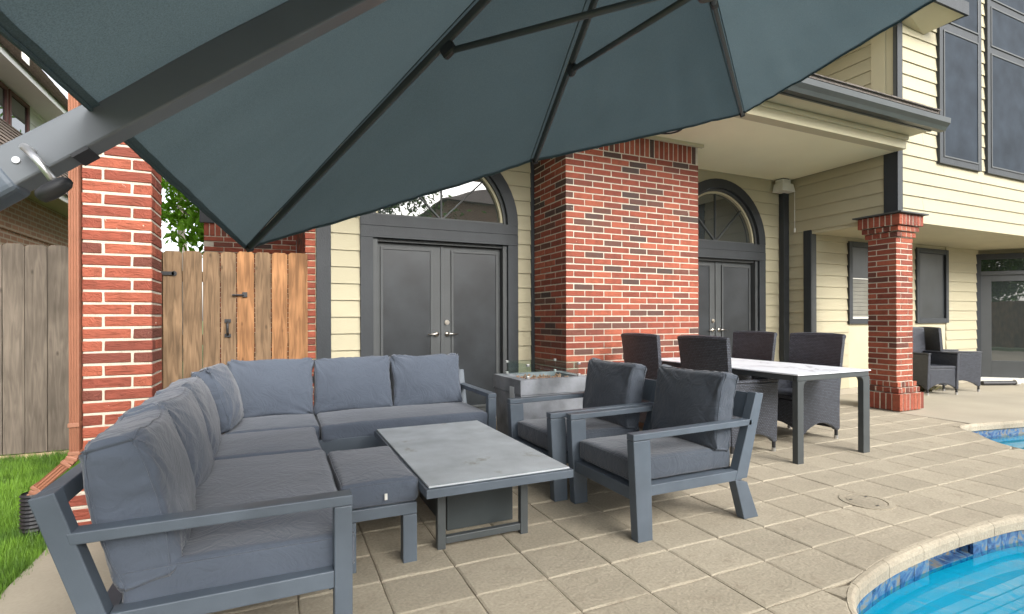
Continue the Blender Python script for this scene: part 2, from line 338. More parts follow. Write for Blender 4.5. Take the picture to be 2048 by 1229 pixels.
def box_courses(ms, x0, x1, y0, y1, z0, n, faces='fl', wt=lambda z, f: 1):
    """running bond round a box: front (y0, facing -y), left (x0, facing -x), right (x1, facing +x)"""
    for c in range(n):
        z = z0 + c * BP; odd = c % 2
        # front
        a = x0 + (BD + CJ if odd and 'l' in faces else 0); b = x1 - (BD + CJ if (not odd) and 'r' in faces else 0)
        for x, L in lay_x(a, b, BL): ms.put((x, y0, z), L, BH, BD, 0, wt(z, 'f'))
        if 'l' in faces:
            a = y0 + (0 if odd else BD + CJ)
            for y, L in lay_x(a, y1, BL): ms.put((x0, y + L, z), L, BH, BD, -PI / 2, wt(z, 'l'))
        if 'r' in faces:
            a = y0 + (BD + CJ if odd else 0)
            for y, L in lay_x(a, y1, BL): ms.put((x1, y, z), L, BH, BD, PI / 2, wt(z, 'r'))

# ------------------------------------------------------------------ ground, deck, pool
YW, XS, YC, ZCEIL = 5.75, 7.42, 4.10, 3.40         # house wall, wing side wall, wing front wall, porch ceiling
m_ground = mat('soil_and_turf', (.10, .15, .045), .95, .3, 3, .6, 40)
DX0, DX1, DY0, DY1 = -1.13, 17.0, -6.5, 5.80
def frame_sheet(o, i, z):
    ox0, ox1, oy0, oy1 = o; x0, x1, y0, y1 = i
    mb = MB(); v = [(ox0, oy0, z), (ox1, oy0, z), (ox1, oy1, z), (ox0, oy1, z), (x0, y0, z), (x1, y0, z), (x1, y1, z), (x0, y1, z)]
    return mb.add(v, [(0, 1, 5, 4), (1, 2, 6, 5), (2, 3, 7, 6), (3, 0, 4, 7)])
tag(frame_sheet((-600, 600, -600, 600), (DX0, DX1, DY0, DY1), -.03).build('ground', m_ground), 'open ground around the patio and houses', kind='structure')

def smooth_loop(pts, n=8):
    out = []; N = len(pts)
    for i in range(N):
        p0, p1, p2, p3 = [Vector((*pts[(i + k) % N], 0)) for k in (-1, 0, 1, 2)]
        for j in range(n):
            t = j / n
            q = .5 * ((2 * p1) + (p2 - p0) * t + (2 * p0 - 5 * p1 + 4 * p2 - p3) * t * t + (3 * p1 - p0 - 3 * p2 + p3) * t ** 3)
            out.append((q.x, q.y))
    return out
pool = smooth_loop([(2.13, 1.28), (2.33, 1.46), (2.62, 1.545), (3.05, 1.60), (3.67, 1.615), (4.3, 1.56), (5.2, 1.25), (6.2, .6), (7.2, -.8), (7.0, -3.2), (5, -4.6), (2.4, -4.2), (1.4, -2.6), (1.55, -.8), (2.0, .4), (2.06, .95)])
spa = smooth_loop([(6.72, 2.93), (6.86, 3.12), (7.2, 3.20), (7.95, 3.08), (9.2, 2.9), (10.1, 2.1), (9.6, 1.1), (8.1, .75), (6.9, 1.15), (6.32, 1.8), (6.30, 2.38), (6.46, 2.68)])
def inside(p, poly):
    x, y = p; r = False; j = len(poly) - 1
    for i in range(len(poly)):
        (xi, yi), (xj, yj) = poly[i], poly[j]
        if (yi > y) != (yj > y) and x < (xj - xi) * (y - yi) / (yj - yi) + xi: r = not r
        j = i
    return r
def offset_loop(poly, d):
    out = []; n = len(poly)
    area = sum(poly[i][0] * poly[(i + 1) % n][1] - poly[(i + 1) % n][0] * poly[i][1] for i in range(n)); sg = 1 if area > 0 else -1
    for i in range(n):
        a, b = Vector(poly[i - 1]), Vector(poly[(i + 1) % n]); t = (b - a).normalized()
        out.append((poly[i][0] + t.y * d * sg, poly[i][1] - t.x * d * sg))
    return out
def holed_sheet(outer, holes, z):
    loops = [[Vector((*p, z)) for p in outer]] + [[Vector((*p, z)) for p in h] for h in holes]
    tris = tessellate_polygon(loops); vs = [v for l in loops for v in l]
    return MB().add(vs, [tuple(t) for t in tris])

def deck_mat():
    m = mat('scored_concrete', (.345, .302, .228), .88, .17, 1.6, .28, 70, spec=.25, fine=.16, objrand=.10, det=7, bdist=.012)
    t = m.node_tree; L = t.links.new; b = t.nodes['Principled BSDF']
    src = b.inputs['Base Color'].links[0].from_socket
    tc = nd(t, 'ShaderNodeTexCoord'); oi = nd(t, 'ShaderNodeObjectInfo'); ge = nd(t, 'ShaderNodeNewGeometry')
    n = nd(t, 'ShaderNodeTexNoise'); n.inputs['Scale'].default_value = 9; n.inputs['Detail'].default_value = 8; n.inputs['Roughness'].default_value = .75; L(ge.outputs['Position'], n.inputs[0])
    mr = nd(t, 'ShaderNodeMapRange'); mr.inputs['From Min'].default_value = .55; mr.inputs['From Max'].default_value = .72; mr.inputs['To Max'].default_value = .6; L(n.outputs[0], mr.inputs[0])
    mx = nd(t, 'ShaderNodeMix', data_type='RGBA'); L(mr.outputs[0], mx.inputs['Factor']); L(src, mx.inputs['A']); mx.inputs['B'].default_value = (.20, .16, .115, 1)
    L(mx.outputs['Result'], b.inputs['Base Color'])
    # chipped stone relief
    vo = nd(t, 'ShaderNodeTexNoise'); vo.inputs['Scale'].default_value = 11; vo.inputs['Detail'].default_value = 3; vo.inputs['Distortion'].default_value = 1.5; L(ge.outputs['Position'], vo.inputs[0])
    b2 = nd(t, 'ShaderNodeBump'); b2.inputs['Strength'].default_value = .10; b2.inputs['Distance'].default_value = .02
    mr2 = nd(t, 'ShaderNodeMapRange'); mr2.inputs['From Min'].default_value = .45; mr2.inputs['From Max'].default_value = .75; L(vo.outputs[0], mr2.inputs[0]); L(mr2.outputs[0], b2.inputs['Height'])
    L(b2.outputs[0], b.inputs['Normal']); old = [x for x in t.nodes if x.bl_idname == 'ShaderNodeBump' and x != b2][0]; L(old.outputs[0], b2.inputs['Normal'])
    return m
m_deck = deck_mat()
m_plain = mat('brushed_concrete', (.35, .313, .243), .85, .10, 1.3, .3, 60, spec=.25, fine=.06, det=8, bdist=.004)
m_grout = mat('dark_scored_joint', (.17, .14, .10), .95, .2, 8, .4, 60)
hole = [offset_loop(pool, .028), offset_loop(spa, .028)]
outer = [(DX0, DY0), (DX1, DY0), (DX1, DY1), (DX0, DY1)]
deck = holed_sheet(outer, hole, -.011).build('patio_deck', m_grout)
tag(deck, 'beige scored concrete patio deck around the pool', kind='structure')
TX, TY, TX0, TY0, GAP = .358, .30, 1.154, 1.54, .003
def clip_tile(x0, x1, y0, y1, loop):
    pts = [(x0, y0), (x1, y0), (x1, y1), (x0, y1)]
    ins = [inside(p, loop) for p in pts]
    lv = [p for p in loop if x0 < p[0] < x1 and y0 < p[1] < y1]
    if not any(ins) and not lv: return pts
    if all(ins) and not lv: return None
    out = [p for p, i in zip(pts, ins) if not i] + lv
    for i in range(len(loop)):
        (ax, ay), (bx, by) = loop[i - 1], loop[i]
        for X in (x0, x1):
            if (ax - X) * (bx - X) < 0:
                y = ay + (by - ay) * (X - ax) / (bx - ax)
                if y0 < y < y1: out.append((X, y))
        for Y in (y0, y1):
            if (ay - Y) * (by - Y) < 0:
                x = ax + (bx - ax) * (Y - ay) / (by - ay)
                if x0 < x < x1: out.append((x, Y))
    if len(out) < 3: return None
    cx = sum(p[0] for p in out) / len(out); cy = sum(p[1] for p in out) / len(out)
    out.sort(key=lambda p: math.atan2(p[1] - cy, p[0] - cx)); return out
def tile_mesh(poly, ox, oy, seed):
    """slab with an eased, slightly ragged rim"""
    r = random.Random(seed); n0 = []
    for i in range(len(poly)):
        a, b = poly[i], poly[(i + 1) % len(poly)]; k = max(1, int(math.hypot(b[0] - a[0], b[1] - a[1]) / .09))
        for j in range(k): n0.append((a[0] + (b[0] - a[0]) * j / k + (r.uniform(-.002, .002) if j else 0), a[1] + (b[1] - a[1]) * j / k + (r.uniform(-.002, .002) if j else 0)))
    n = len(n0); cx = sum(p[0] for p in n0) / n; cy = sum(p[1] for p in n0) / n
    def ring(d, z):
        out = []
        for x, y in n0:
            l = math.hypot(cx - x, cy - y) or 1
            out.append((x + (cx - x) / l * d - ox, y + (cy - y) / l * d - oy, z + (r.uniform(-.0012, .0012))))
        return out
    vs = ring(0, -.011) + ring(.001, -.004) + ring(.011, 0)
    fs = []
    for k in range(2):
        for i in range(n): fs.append((k * n + i, k * n + (i + 1) % n, (k + 1) * n + (i + 1) % n, (k + 1) * n + i))
    fs.append(tuple(2 * n + i for i in range(n)))
    me = bpy.data.meshes.new('paving_tile'); me.from_pydata(vs, [], fs); me.materials.append(m_deck); return me
full = [tile_mesh([(0, 0), (TX - GAP, 0), (TX - GAP, TY - GAP), (0, TY - GAP)], 0, 0, s) for s in range(6)]
tiles = []
SKIP = offset_loop([(3.555 + .16 * math.cos(t * PI / 10), 2.15 + .16 * math.sin(t * PI / 10)) for t in range(20)], 0)
for i in range(-5, 18):
    for j in range(-12, 15):
        x0 = TX0 + i * TX; y0 = TY0 + j * TY; x1 = min(x0 + TX - GAP, 7.25); y1 = min(y0 + TY - GAP, YW - .02)
        if x1 - x0 < .05 or y1 - y0 < .05: continue
        d = ((x0 + .18) * fw.x + (y0 + .15) * fw.y); rr = ((x0 + .18) * rt.x + (y0 + .15) * rt.y)
        w = 1 / d ** 2 if d > .8 and abs(rr / d) < 1.15 and y0 > .9 else 0
        if y0 > 3.9 and x0 < 1.7: w *= .05
        poly = [(x0, y0), (x1, y0), (x1, y1), (x0, y1)]; cut = (x1 - x0 < TX - GAP - 1e-4 or y1 - y0 < TY - GAP - 1e-4)
        for lp in (hole[0], hole[1]):
            q = clip_tile(x0, x1, y0, y1, lp)
            if q is None: poly = None; break
            if q != [(x0, y0), (x1, y0), (x1, y1), (x0, y1)]: poly = q; cut = True
        if poly: tiles.append((w, x0, y0, poly, cut))
tiles.sort(key=lambda a: -a[0])
rest = MB()
for k, (w, x0, y0, poly, cut) in enumerate(tiles):
    if k < 300:
        me = tile_mesh(poly, x0, y0, k) if cut else full[k % 6]
        o = inst('paving_tile', me, (x0, y0, R_.uniform(-.0012, .0012)), deck)
    else:
        rest.prism(poly, 'z', -.011, 0)
o = rest.build('paving_tiles', m_deck, deck); o['kind'] = 'stuff'
# smooth concrete at both ends of the scored field
xr = 7.25 + GAP
o = holed_sheet([(xr, DY0), (DX1, DY0), (DX1, DY1), (xr, DY1)], [], 0).build('concrete_apron', m_plain, deck)
# spa hole in the apron: rebuild with clipping along the spa loop
bpy.data.objects.remove(o)
ap = MB(); N = 60
def strips(x0, x1, y0, y1, nx, ny):
    for a in range(nx):
        for b in range(ny):
            q = clip_tile(x0 + (x1 - x0) * a / nx, x0 + (x1 - x0) * (a + 1) / nx, y0 + (y1 - y0) * b / ny, y0 + (y1 - y0) * (b + 1) / ny, hole[1])
            if q: ap.add([(p[0], p[1], 0) for p in q], [tuple(range(len(q)))])
strips(xr, 10.75, .2, DY1, 14, 20)
ap.box(10.75, DX1, .2, DY1, -.011, 0); ap.box(xr, DX1, DY0, .2, -.011, 0)
ap.build('concrete_apron', m_plain, deck)
mb = MB()
xw = TX0 - 5 * TX - GAP
for a, b in ((DY0, 1.2), (1.206, 2.42), (2.426, 3.64), (3.646, 4.86), (4.866, DY1)): mb.box(DX0, xw, a, b, -.06, 0)
mb.build('concrete_walk', m_plain, deck, bev=.006)
# skimmer lid
sk = thing('skimmer_lid', 'round beige skimmer lid set flush in the deck near the pool edge', 'lid', (3.555, 2.15, 0))
mb = MB(); mb.tube([(3.555, 2.15, -.03), (3.555, 2.15, .005)], .115, 32); mb.build('cover', m_deck, sk, bev=.003)
mb = MB()
ri = [[(3.555 + r * math.cos(2 * PI * k / 40), 2.15 + r * math.sin(2 * PI * k / 40)) for k in range(40)] for r in (.121, .156)]
vs = [(x, y, z) for z in (-.03, .006) for l in ri for x, y in l]; fs = []
for k in range(40):
    a = (k + 1) % 40; fs += [(80 + k, 120 + k, 120 + a, 80 + a), (k, 80 + k, 80 + a, a), (40 + k, 40 + a, 120 + a, 120 + k)]
mb.add(vs, fs); mb.build('rim', m_deck, sk)
for a in (.6, 2.4, 4.4):
    mb = MB(); mb.box(3.555 + .09 * math.cos(a) - .012, 3.555 + .09 * math.cos(a) + .012, 2.15 + .09 * math.sin(a) - .006, 2.15 + .09 * math.sin(a) + .006, 0, .0065); mb.build('finger_slot', m_black, sk)

# pool shells
m_plaster = mat('aqua_plaster', (.02, .27, .36), .8, .06, 2)
m_tile = None
def slate_tile():
    m = bpy.data.materials.new('blue_slate_tile'); m.use_nodes = True; t = m.node_tree; L = t.links.new; b = t.nodes['Principled BSDF']
    ge = nd(t, 'ShaderNodeNewGeometry'); oi = nd(t, 'ShaderNodeObjectInfo'); sc = nd(t, 'ShaderNodeVectorMath', operation='SCALE'); cb = nd(t, 'ShaderNodeCombineXYZ')
    for i in range(3): L(oi.outputs['Random'], cb.inputs[i])
    L(cb.outputs[0], sc.inputs[0]); sc.inputs['Scale'].default_value = 20; ad = nd(t, 'ShaderNodeVectorMath', operation='ADD'); L(ge.outputs['Position'], ad.inputs[0]); L(sc.outputs[0], ad.inputs[1])
    n = nd(t, 'ShaderNodeTexNoise'); n.inputs['Scale'].default_value = 9; n.inputs['Detail'].default_value = 6; n.inputs['Distortion'].default_value = 1.8; L(ad.outputs[0], n.inputs[0])
    rp = nd(t, 'ShaderNodeValToRGB'); cr = rp.color_ramp
    for _ in range(3): cr.elements.new(.5)
    for e, (p, c) in zip(cr.elements, [(.28, (.012, .02, .035)), (.42, (.03, .075, .19)), (.52, (.07, .15, .25)), (.62, (.20, .17, .12)), (.75, (.05, .10, .20))]): e.position = p; e.color = (*c, 1)
    L(n.outputs[0], rp.inputs[0]); L(rp.outputs[0], b.inputs['Base Color']); b.inputs['Roughness'].default_value = .25
    return m
m_tile = slate_tile()
def water_mat():
    m = glass_mat('pool_water', (.30, .86, .95), 0.0, .0)
    t = m.node_tree; L = t.links.new; ge = nd(t, 'ShaderNodeNewGeometry'); n = nd(t, 'ShaderNodeTexNoise'); n.inputs['Scale'].default_value = 5; n.inputs['Detail'].default_value = 3; n.inputs['Distortion'].default_value = .6
    L(ge.outputs['Position'], n.inputs[0]); bp = nd(t, 'ShaderNodeBump'); bp.inputs['Strength'].default_value = .35; bp.inputs['Distance'].default_value = .06; L(n.outputs[0], bp.inputs['Height'])
    for x in t.nodes:
        if x.bl_idname in ('ShaderNodeBsdfGlossy', 'ShaderNodeLayerWeight'): L(bp.outputs[0], x.inputs['Normal'])
    return m
m_water = water_mat()
ZWAT = -.165
def build_pool(name, loop, depth, lab):
    n = len(loop); wl = offset_loop(loop, .018); root = MB()
    vs = [(x, y, -.188) for x, y in offset_loop(loop, .04)] + [(x, y, -depth) for x, y in offset_loop(loop, .04)]
    fs = [(i, (i + 1) % n, n + (i + 1) % n, n + i) for i in range(n)] + [tuple(n + i for i in range(n))]
    o = root.add(vs, fs).build(name, m_plaster); tag(o, lab[0], kind='structure')
    # waterline tiles and coping stones, piece by piece
    acc = 0; seg = []; 
    L = [0]
    for i in range(n): L.append(L[-1] + math.hypot(loop[(i + 1) % n][0] - loop[i][0], loop[(i + 1) % n][1] - loop[i][1]))
    def at(lp, s):
        s = s % L[-1]
        i = max(k for k in range(n) if L[k] <= s + 1e-9); t = (s - L[i]) / (L[i + 1] - L[i]); a, b = lp[i], lp[(i + 1) % n]
        return (a[0] + (b[0] - a[0]) * t, a[1] + (b[1] - a[1]) * t)
    def sweep(nm, m, par, s0, s1, prof, k):
        vs = []; fs = []; q = len(prof)
        for j in range(k + 1):
            s = s0 + (s1 - s0) * j / k
            a = Vector(at(loop, s)); b = Vector(at(offs, s)); d = (b - a).normalized()
            for r, z in prof: vs.append((a.x + d.x * r, a.y + d.y * r, z))
        for j in range(k):
            for i in range(q): fs.append((j * q + i, j * q + (i + 1) % q, (j + 1) * q + (i + 1) % q, (j + 1) * q + i))
        fs += [tuple(range(q)), tuple(k * q + i for i in range(q))]
        mbb = MB().add(vs, fs); return mbb
    offs = offset_loop(loop, .1)
    coping = [(.045, -.088), (.008, -.088), (-.004, -.078), (-.006, -.03), (-.001, -.012), (.010, -.003), (.0265, .0002), (.045, -.012)]
    restc = MB(); restt = MB()
    s = 0; stepc = .36
    nc = int(L[-1] / stepc)
    for k in range(nc):
        s0 = L[-1] * k / nc; s1 = L[-1] * (k + 1) / nc - .004; p = at(loop, s0); vis = p[1] > .9 and p[0] > 1.9 and p[0] < 8.5
        g = sweep('coping_stone', m_deck, deck, s0, s1, coping, 6)
        if vis: g.build('coping_stone', m_deck, deck, smooth=False)
        else: restc.add(g.v, g.f)
    o2 = restc.build('coping_stones', m_deck, deck); o2['kind'] = 'stuff'
    tp = [(.038, -.19), (.020, -.19), (.020, -.092), (.038, -.092)]
    ntl = int(L[-1] / .15)
    for k in range(ntl):
        s0 = L[-1] * k / ntl; s1 = L[-1] * (k + 1) / ntl - .003; p = at(loop, s0); vis = p[1] > .9 and p[0] > 1.9 and p[0] < 8.5
        g = sweep('waterline_tile', m_tile, o, s0, s1, tp, 2)
        if name == 'pool_basin' and 3.20 < p[0] < 3.60 and p[1] > 1.4: continue
        if vis: g.build('waterline_tile', m_tile, o)
        else: restt.add(g.v, g.f)
    o3 = restt.build('waterline_tiles', m_tile, o); o3['kind'] = 'stuff'
    w = MB().add([(x, y, ZWAT) for x, y in wl], [tuple(range(n))]).build(name.replace('basin', 'water'), m_water); tag(w, lab[1], kind='structure')
build_pool('pool_basin', pool, 1.15, ('aqua plaster basin of the main pool', 'turquoise water of the main pool'))
mb = MB()
for bx in ((3.16, 3.72, 1.70, 1.73, -.187, -.09), (3.16, 3.19, 1.66, 1.70, -.187, -.09), (3.69, 3.72, 1.66, 1.70, -.187, -.09), (3.19, 3.69, 1.632, 1.70, -.187, -.163)): mb.box(*bx)
tag(mb.build('skimmer_mouth', m_tile, bpy.data.objects['pool_basin']))
build_pool('spa_basin', spa, .8, ('aqua plaster basin of the smaller pool beyond', 'pale blue water of the smaller pool beyond'))

# lawn strip on the left
m_grass = mat('grass_blades', (.07, .17, .015), .6, .4, 5, col2=(.15, .29, .025))
lw = MB()
nx, ny = 14, 14
zl = lambda x, y: -.025 + .11 * ease(max(0, min(1, (y - 3.2) / 2.2)))
vs = [(-5.2 + 4.07 * a / nx, .5 + 5.1 * b / ny, zl(0, .5 + 5.1 * b / ny)) for b in range(ny + 1) for a in range(nx + 1)]
lw.add(vs, [(b * (nx + 1) + a, b * (nx + 1) + a + 1, (b + 1) * (nx + 1) + a + 1, (b + 1) * (nx + 1) + a) for b in range(ny) for a in range(nx)])
tag(lw.build('lawn', mat('lawn_thatch', (.07, .12, .025), .95, .3, 12, .5, 60)), 'strip of lawn beside the patio walk', kind='structure')
gr = MB(); rg = random.Random(3)
for k in range(42000):
    y = rg.uniform(2.3, 5.48); xm = -.489 / 1.32 * y - .35
    x = rg.uniform(xm, -1.125); z = zl(x, y); h = rg.uniform(.03, .075); a = rg.uniform(0, 6.28); w = .0028; l = rg.uniform(0, .035); b = rg.uniform(0, 6.28)
    if rg.random() < .06: x += rg.uniform(0, .05)
    dx, dy = math.cos(a) * w, math.sin(a) * w
    o = len(gr.v); gr.v += [(x - dx, y - dy, z), (x + dx, y + dy, z), (x + l * math.cos(b), y + l * math.sin(b), z + h)]; gr.f.append((o, o + 1, o + 2))
me = bpy.data.meshes.new('grass'); me.from_pydata(gr.v, [], gr.f); me.materials.append(m_grass); o = bpy.data.objects.new('grass', me); C.objects.link(o)
tag(o, 'green grass growing beside the fence and patio walk', 'grass', kind='stuff')

# ------------------------------------------------------------------ house
house = thing('house', 'cream sided house with brick chimney, arched patio doors and covered porch', 'house', (0, YW, 0))
EXP = .178
def siding_y(parent, Y, u0, u1, z0, z1, cuts=(), name='siding_board', seamlen=None, off=0):
    """horizontal lap boards on a wall facing -y; cuts: (uc, half, ztop, arch radius) openings"""
    z = z0 - off
    while z < z1 - .01:
        zb, zt = max(z, z0), min(z + EXP, z1)
        polys = [[(u0, zb), (u1, zb), (u1, zt), (u0, zt)]]
        for (uc, half, zs, r) in cuts:
            np_ = []
            for poly in polys:
                a, b = min(q_[0] for q_ in poly), max(q_[0] for q_ in poly)
                if b < uc - half - .3 or a > uc + half + .3 or (r == 0 and zb > zs) or (r and zb > zs + r): np_.append(poly); continue
                def hw(zz): 
                    if zz <= zs: return half
                    if r == 0: return half
                    return math.sqrt(max(0, r * r - (zz - zs) ** 2))
                zz = [zb + (zt - zb) * k / 5 for k in range(6)]
                if r and zt > zs + r:
                    zz = [zb + (zs + r - zb) * k / 8 for k in range(9)]
                    pl = [(a, zb)] + [(uc - hw(q), q) for q in zz] + [(uc + hw(q), q) for q in reversed(zz[:-1])] + [(b, zb), (b, zt), (a, zt)]
                    np_.append(pl)
                elif r == 0 and zt > zs:
                    np_.append([(a, zb), (uc - half, zb), (uc - half, zs), (uc + half, zs), (uc + half, zb), (b, zb), (b, zt), (a, zt)])
                else:
                    if uc - hw(zb) - a > .01: np_.append([(a, zb)] + [(uc - hw(q), q) for q in zz] + [(a, zt)])
                    if b - uc - hw(zb) > .01: np_.append([(b, zt)] + [(uc + hw(q), q) for q in reversed(zz)] + [(b, zb)])
            polys = np_
        if u1 - u0 > 4 and not cuts:
            q = u0 + (u1 - u0) * ((int(z * 37) * 7) % 11 + 1) / 13; polys = [[(u0, zb), (q - .0015, zb), (q - .0015, zt), (u0, zt)], [(q + .0015, zb), (u1, zb), (u1, zt), (q + .0015, zt)]]
        for pl in polys:
            n = len(pl); mb = MB(); dp = lambda zz: .021 - .017 * (zz - zb) / EXP
            vs = [(u, Y - dp(q), q) for u, q in pl] + [(u, Y, q) for u, q in pl]
            mb.add(vs, [tuple(range(n)), tuple(range(2 * n - 1, n - 1, -1))] + [(i, i + n, (i + 1) % n + n, (i + 1) % n) for i in range(n)])
            mb.build(name, m_siding, parent)
        z += EXP
def siding_x(parent, X, y0f, y1, z0, z1, off=0, sgn=-1):
    """boards on a wall facing sgn*x; y0f(zmid) gives the near end"""
    z = z0 - off
    while z < z1 - .01:
        zb, zt = max(z, z0), min(z + EXP, z1); y0 = y0f((zb + zt) / 2); mb = MB()
        s = sgn
        vs = [(X + s * .021, y0, zb), (X + s * .021, y1, zb), (X + s * .004, y1, zt), (X + s * .004, y0, zt), (X, y0, zb), (X, y1, zb), (X, y1, zt), (X, y0, zt)]
        mb.add(vs, [(0, 1, 2, 3), (7, 6, 5, 4), (0, 4, 5, 1), (1, 5, 6, 2), (2, 6, 7, 3), (3, 7, 4, 0)]); mb.build('siding_board', m_siding, parent); z += EXP
# door wall
D1, D2, RO, RI, ZA, ZH = 1.745, 6.02, .935, .80, 2.36, 2.11
def wall_core(poly_parts, name):
    mb = MB()
    for b in poly_parts: mb.box(*b)
    return mb.build(name, m_cream, house)
def arch_pts(uc, r, a0=0, a1=PI, n=28): return [(uc + r * math.cos(a0 + (a1 - a0) * k / n), ZA + r * math.sin(a0 + (a1 - a0) * k / n)) for k in range(n + 1)]
def arch_spandrel(mb, uc, r, y0, y1, ztop):
    pts = arch_pts(uc, r); 
    for sgn in (1, -1):
        q = [p for p in pts if (p[0] - uc) * sgn >= -1e-6]
        if sgn == -1: q = q[::-1]
        poly = q + [(uc, ztop), (uc + sgn * r, ztop)]
        mb.prism(poly, 'y', y0, y1)
mb = MB()
mb.box(.30, D1 - .88, YW, YW + .2, -.05, 6.0); mb.box(D1 + .88, D2 - .88, YW, YW + .2, -.05, 6.0); mb.box(D2 + .88, XS, YW, YW + .2, -.05, 6.0)
for dc in (D1, D2):
    arch_spandrel(mb, dc, .88, YW, YW + .2, 3.5); mb.box(dc - .88, dc + .88, YW, YW + .2, 3.5, 6.0)
back_wall = mb.build('back_wall', m_cream, house)  # part above the porch roof is out of sight, added to block light
siding_y(back_wall, YW, .515, 2.865, 0.0, ZCEIL, [(D1, .86, ZA, .86)])
siding_y(back_wall, YW, 4.8, XS, 0.0, ZCEIL, [(D2, .86, ZA, .86)])
def tb(name, par, *b, m=m_trim, bev=.003): mb = MB(); mb.box(*b); return mb.build(name, m, par, bev=bev)
tb('corner_board', house, .368, .512, YW - .03, YW + .01, 0, ZCEIL)
tb('corner_board', house, 2.862, 2.905, YW - .035, YW + .01, 0, ZCEIL)
# french doors with arched windows
def lever(par, x, y, z, s):
    mb = MB(); mb.tube([(x, y, z), (x, y - .012, z)], .027, 20); mb.tube([(x, y - .012, z), (x, y - .05, z)], .009, 10)
    mb.tube([(x, y - .046, z), (x + s * .03, y - .05, z + .002), (x + s * .115, y - .048, z - .004)], [.0095, .009, .0065], 10)
    mb.build('lever_handle', m_nickel, par, smooth=True)
def french(uc, first):
    p = bpy.data.objects.new('french_door', None); C.objects.link(p); p.parent = house
    Y = YW; w = .745
    for s in (-1, 1):
        tb('door_casing', p, *sorted((uc + s * RI, uc + s * RO)), Y - .038, Y + .02, 0, ZH)
        tb('door_jamb', p, *sorted((uc + s * w, uc + s * RI)), Y - .004, Y + .15, 0, ZH, m=m_trim2)
    tb('door_header', p, uc - RO, uc + RO, Y - .040, Y + .1, ZH, 2.238)
    tb('door_header', p, uc - RO, uc + RO, Y - .036, Y + .1, 2.240, ZA)
    tb('door_jamb', p, uc - RI + .002, uc + RI - .002, Y + .02, Y + .15, ZH - .035, ZH - .001, m=m_trim2)
    tb('threshold', p, uc - w, uc + w, Y - .06, Y + .15, 0, .045, m=m_nickel)
    for s in (-1, 1):
        a, b = sorted((uc + s * .006, uc + s * (w - .004))); y = Y + .075
        leaf = MB(); leaf.box(a, b, y, y + .045, .05, ZH - .038); lf = leaf.build('door_leaf', m_trim2, p, bev=.003)
        c = a + (.035 if s < 0 else .105); d = b - (.105 if s < 0 else .035); z0, z1 = .16, ZH - .085
        mb = MB(); f = .028
        mb.box(c, c + f, y - .018, y, z0, z1); mb.box(d - f, d, y - .018, y, z0, z1); mb.box(c + f, d - f, y - .018, y, z0, z0 + f); mb.box(c + f, d - f, y - .018, y, z1 - f, z1)
        mb.build('screen_frame', m_trim2, p, bev=.003)
        mb = MB(); mb.box(c + f, d - f, y - .008, y - .001, z0 + f, z1 - f); mb.build('door_screen', m_screen, p)
        lever(p, uc + s * .062, y, 1.045, s)
        if s * (1 if first else -1) > 0:
            mb = MB(); mb.tube([(uc + s * .06, y, 1.18), (uc + s * .06, y - .016, 1.18)], .028, 20); mb.tube([(uc + s * .06, y - .016, 1.18), (uc + s * .06, y - .024, 1.18)], .015, 14); mb.build('deadbolt', m_nickel, p, smooth=False)
    tb('astragal', p, uc - .016, uc + .016, Y + .062, Y + .08, .05, ZH - .04, m=m_trim2)
    q = bpy.data.objects.new('arched_window', None); C.objects.link(q); q.parent = house
    def ring(r0, r1, y0, y1, nm, m):
        mb = MB(); a, b = arch_pts(uc, r0), arch_pts(uc, r1); n = len(a)
        vs = [(u, y0, z) for u, z in a] + [(u, y0, z) for u, z in b] + [(u, y1, z) for u, z in a] + [(u, y1, z) for u, z in b]; fs = []
        for i in range(n - 1): fs += [(i, i + 1, n + i + 1, n + i), (2 * n + i, 3 * n + i, 3 * n + i + 1, 2 * n + i + 1), (i, 2 * n + i, 2 * n + i + 1, i + 1), (n + i, n + i + 1, 3 * n + i + 1, 3 * n + i)]
        fs += [(0, n, 3 * n, 2 * n), (n - 1, 3 * n - 1, 4 * n - 1, 2 * n - 1)]
        return mb.add(vs, fs).build(nm, m, q)
    ring(RI, RO, Y - .038, Y + .02, 'arch_casing', m_trim); ring(.765, RI - .001, Y + .01, Y + .12, 'arch_frame', m_trim2); ring(.735, .764, Y + .04, Y + .11, 'arch_sash', m_cream)
    mb = MB(); pts = arch_pts(uc, .75); mb.prism(pts, 'y', Y + .085, Y + .095); mb.build('pane', m_arch, q)
    for an in (45, 90, 135):
        a = math.radians(an); mb = MB(); mb.bar((uc, Y + .078, ZA + .01), (uc + .742 * math.cos(a), Y + .078, ZA + .742 * math.sin(a)), .016, .02, (0, 1, 0)); mb.build('muntin', m_trim2 if an != 90 else m_trim2, q)
    tb('window_sill', q, uc - .76, uc + .76, Y + .03, Y + .12, ZA - .005, ZA + .028, m=m_trim2)
french(D1, True); french(D2, False)
# chimney
ch = bpy.data.objects.new('chimney', None); C.objects.link(ch); ch.parent = house
CX0, CX1, CY = 2.905, 4.83, 4.95
tb('mortar', ch, CX0 + .005, CX1 - .005, CY + .005, YW - .0, 0, ZCEIL - .002, m=m_mortar, bev=0)
ms = Masonry(); NC = 43
box_courses(ms, CX0, CX1, CY, YW - .02, .012, NC, 'l', lambda z, f: {'f': 1 + z, 'l': .9 + z, 'r': 0}[f])
ms.it = [(w if i[2] > .62 else .01 * w, i, *r) for (w, i, *r) in ms.it]
zs = .012 + NC * BP
x = CX0
while x < CX1 - .03:                                     # soldier course under the ceiling
    ms.put((x, CY, zs), min(BH, CX1 - x), .235, BD, 0, 4); x += BH + CJ
for c in range(NC):
    for y, L in lay_x(CY + BD + CJ, YW - .02, BL - .12 * (c % 2)): ms.put((CX1, y, .012 + c * BP), L, BH, BD, PI / 2, 0)
y = CY + BD + CJ
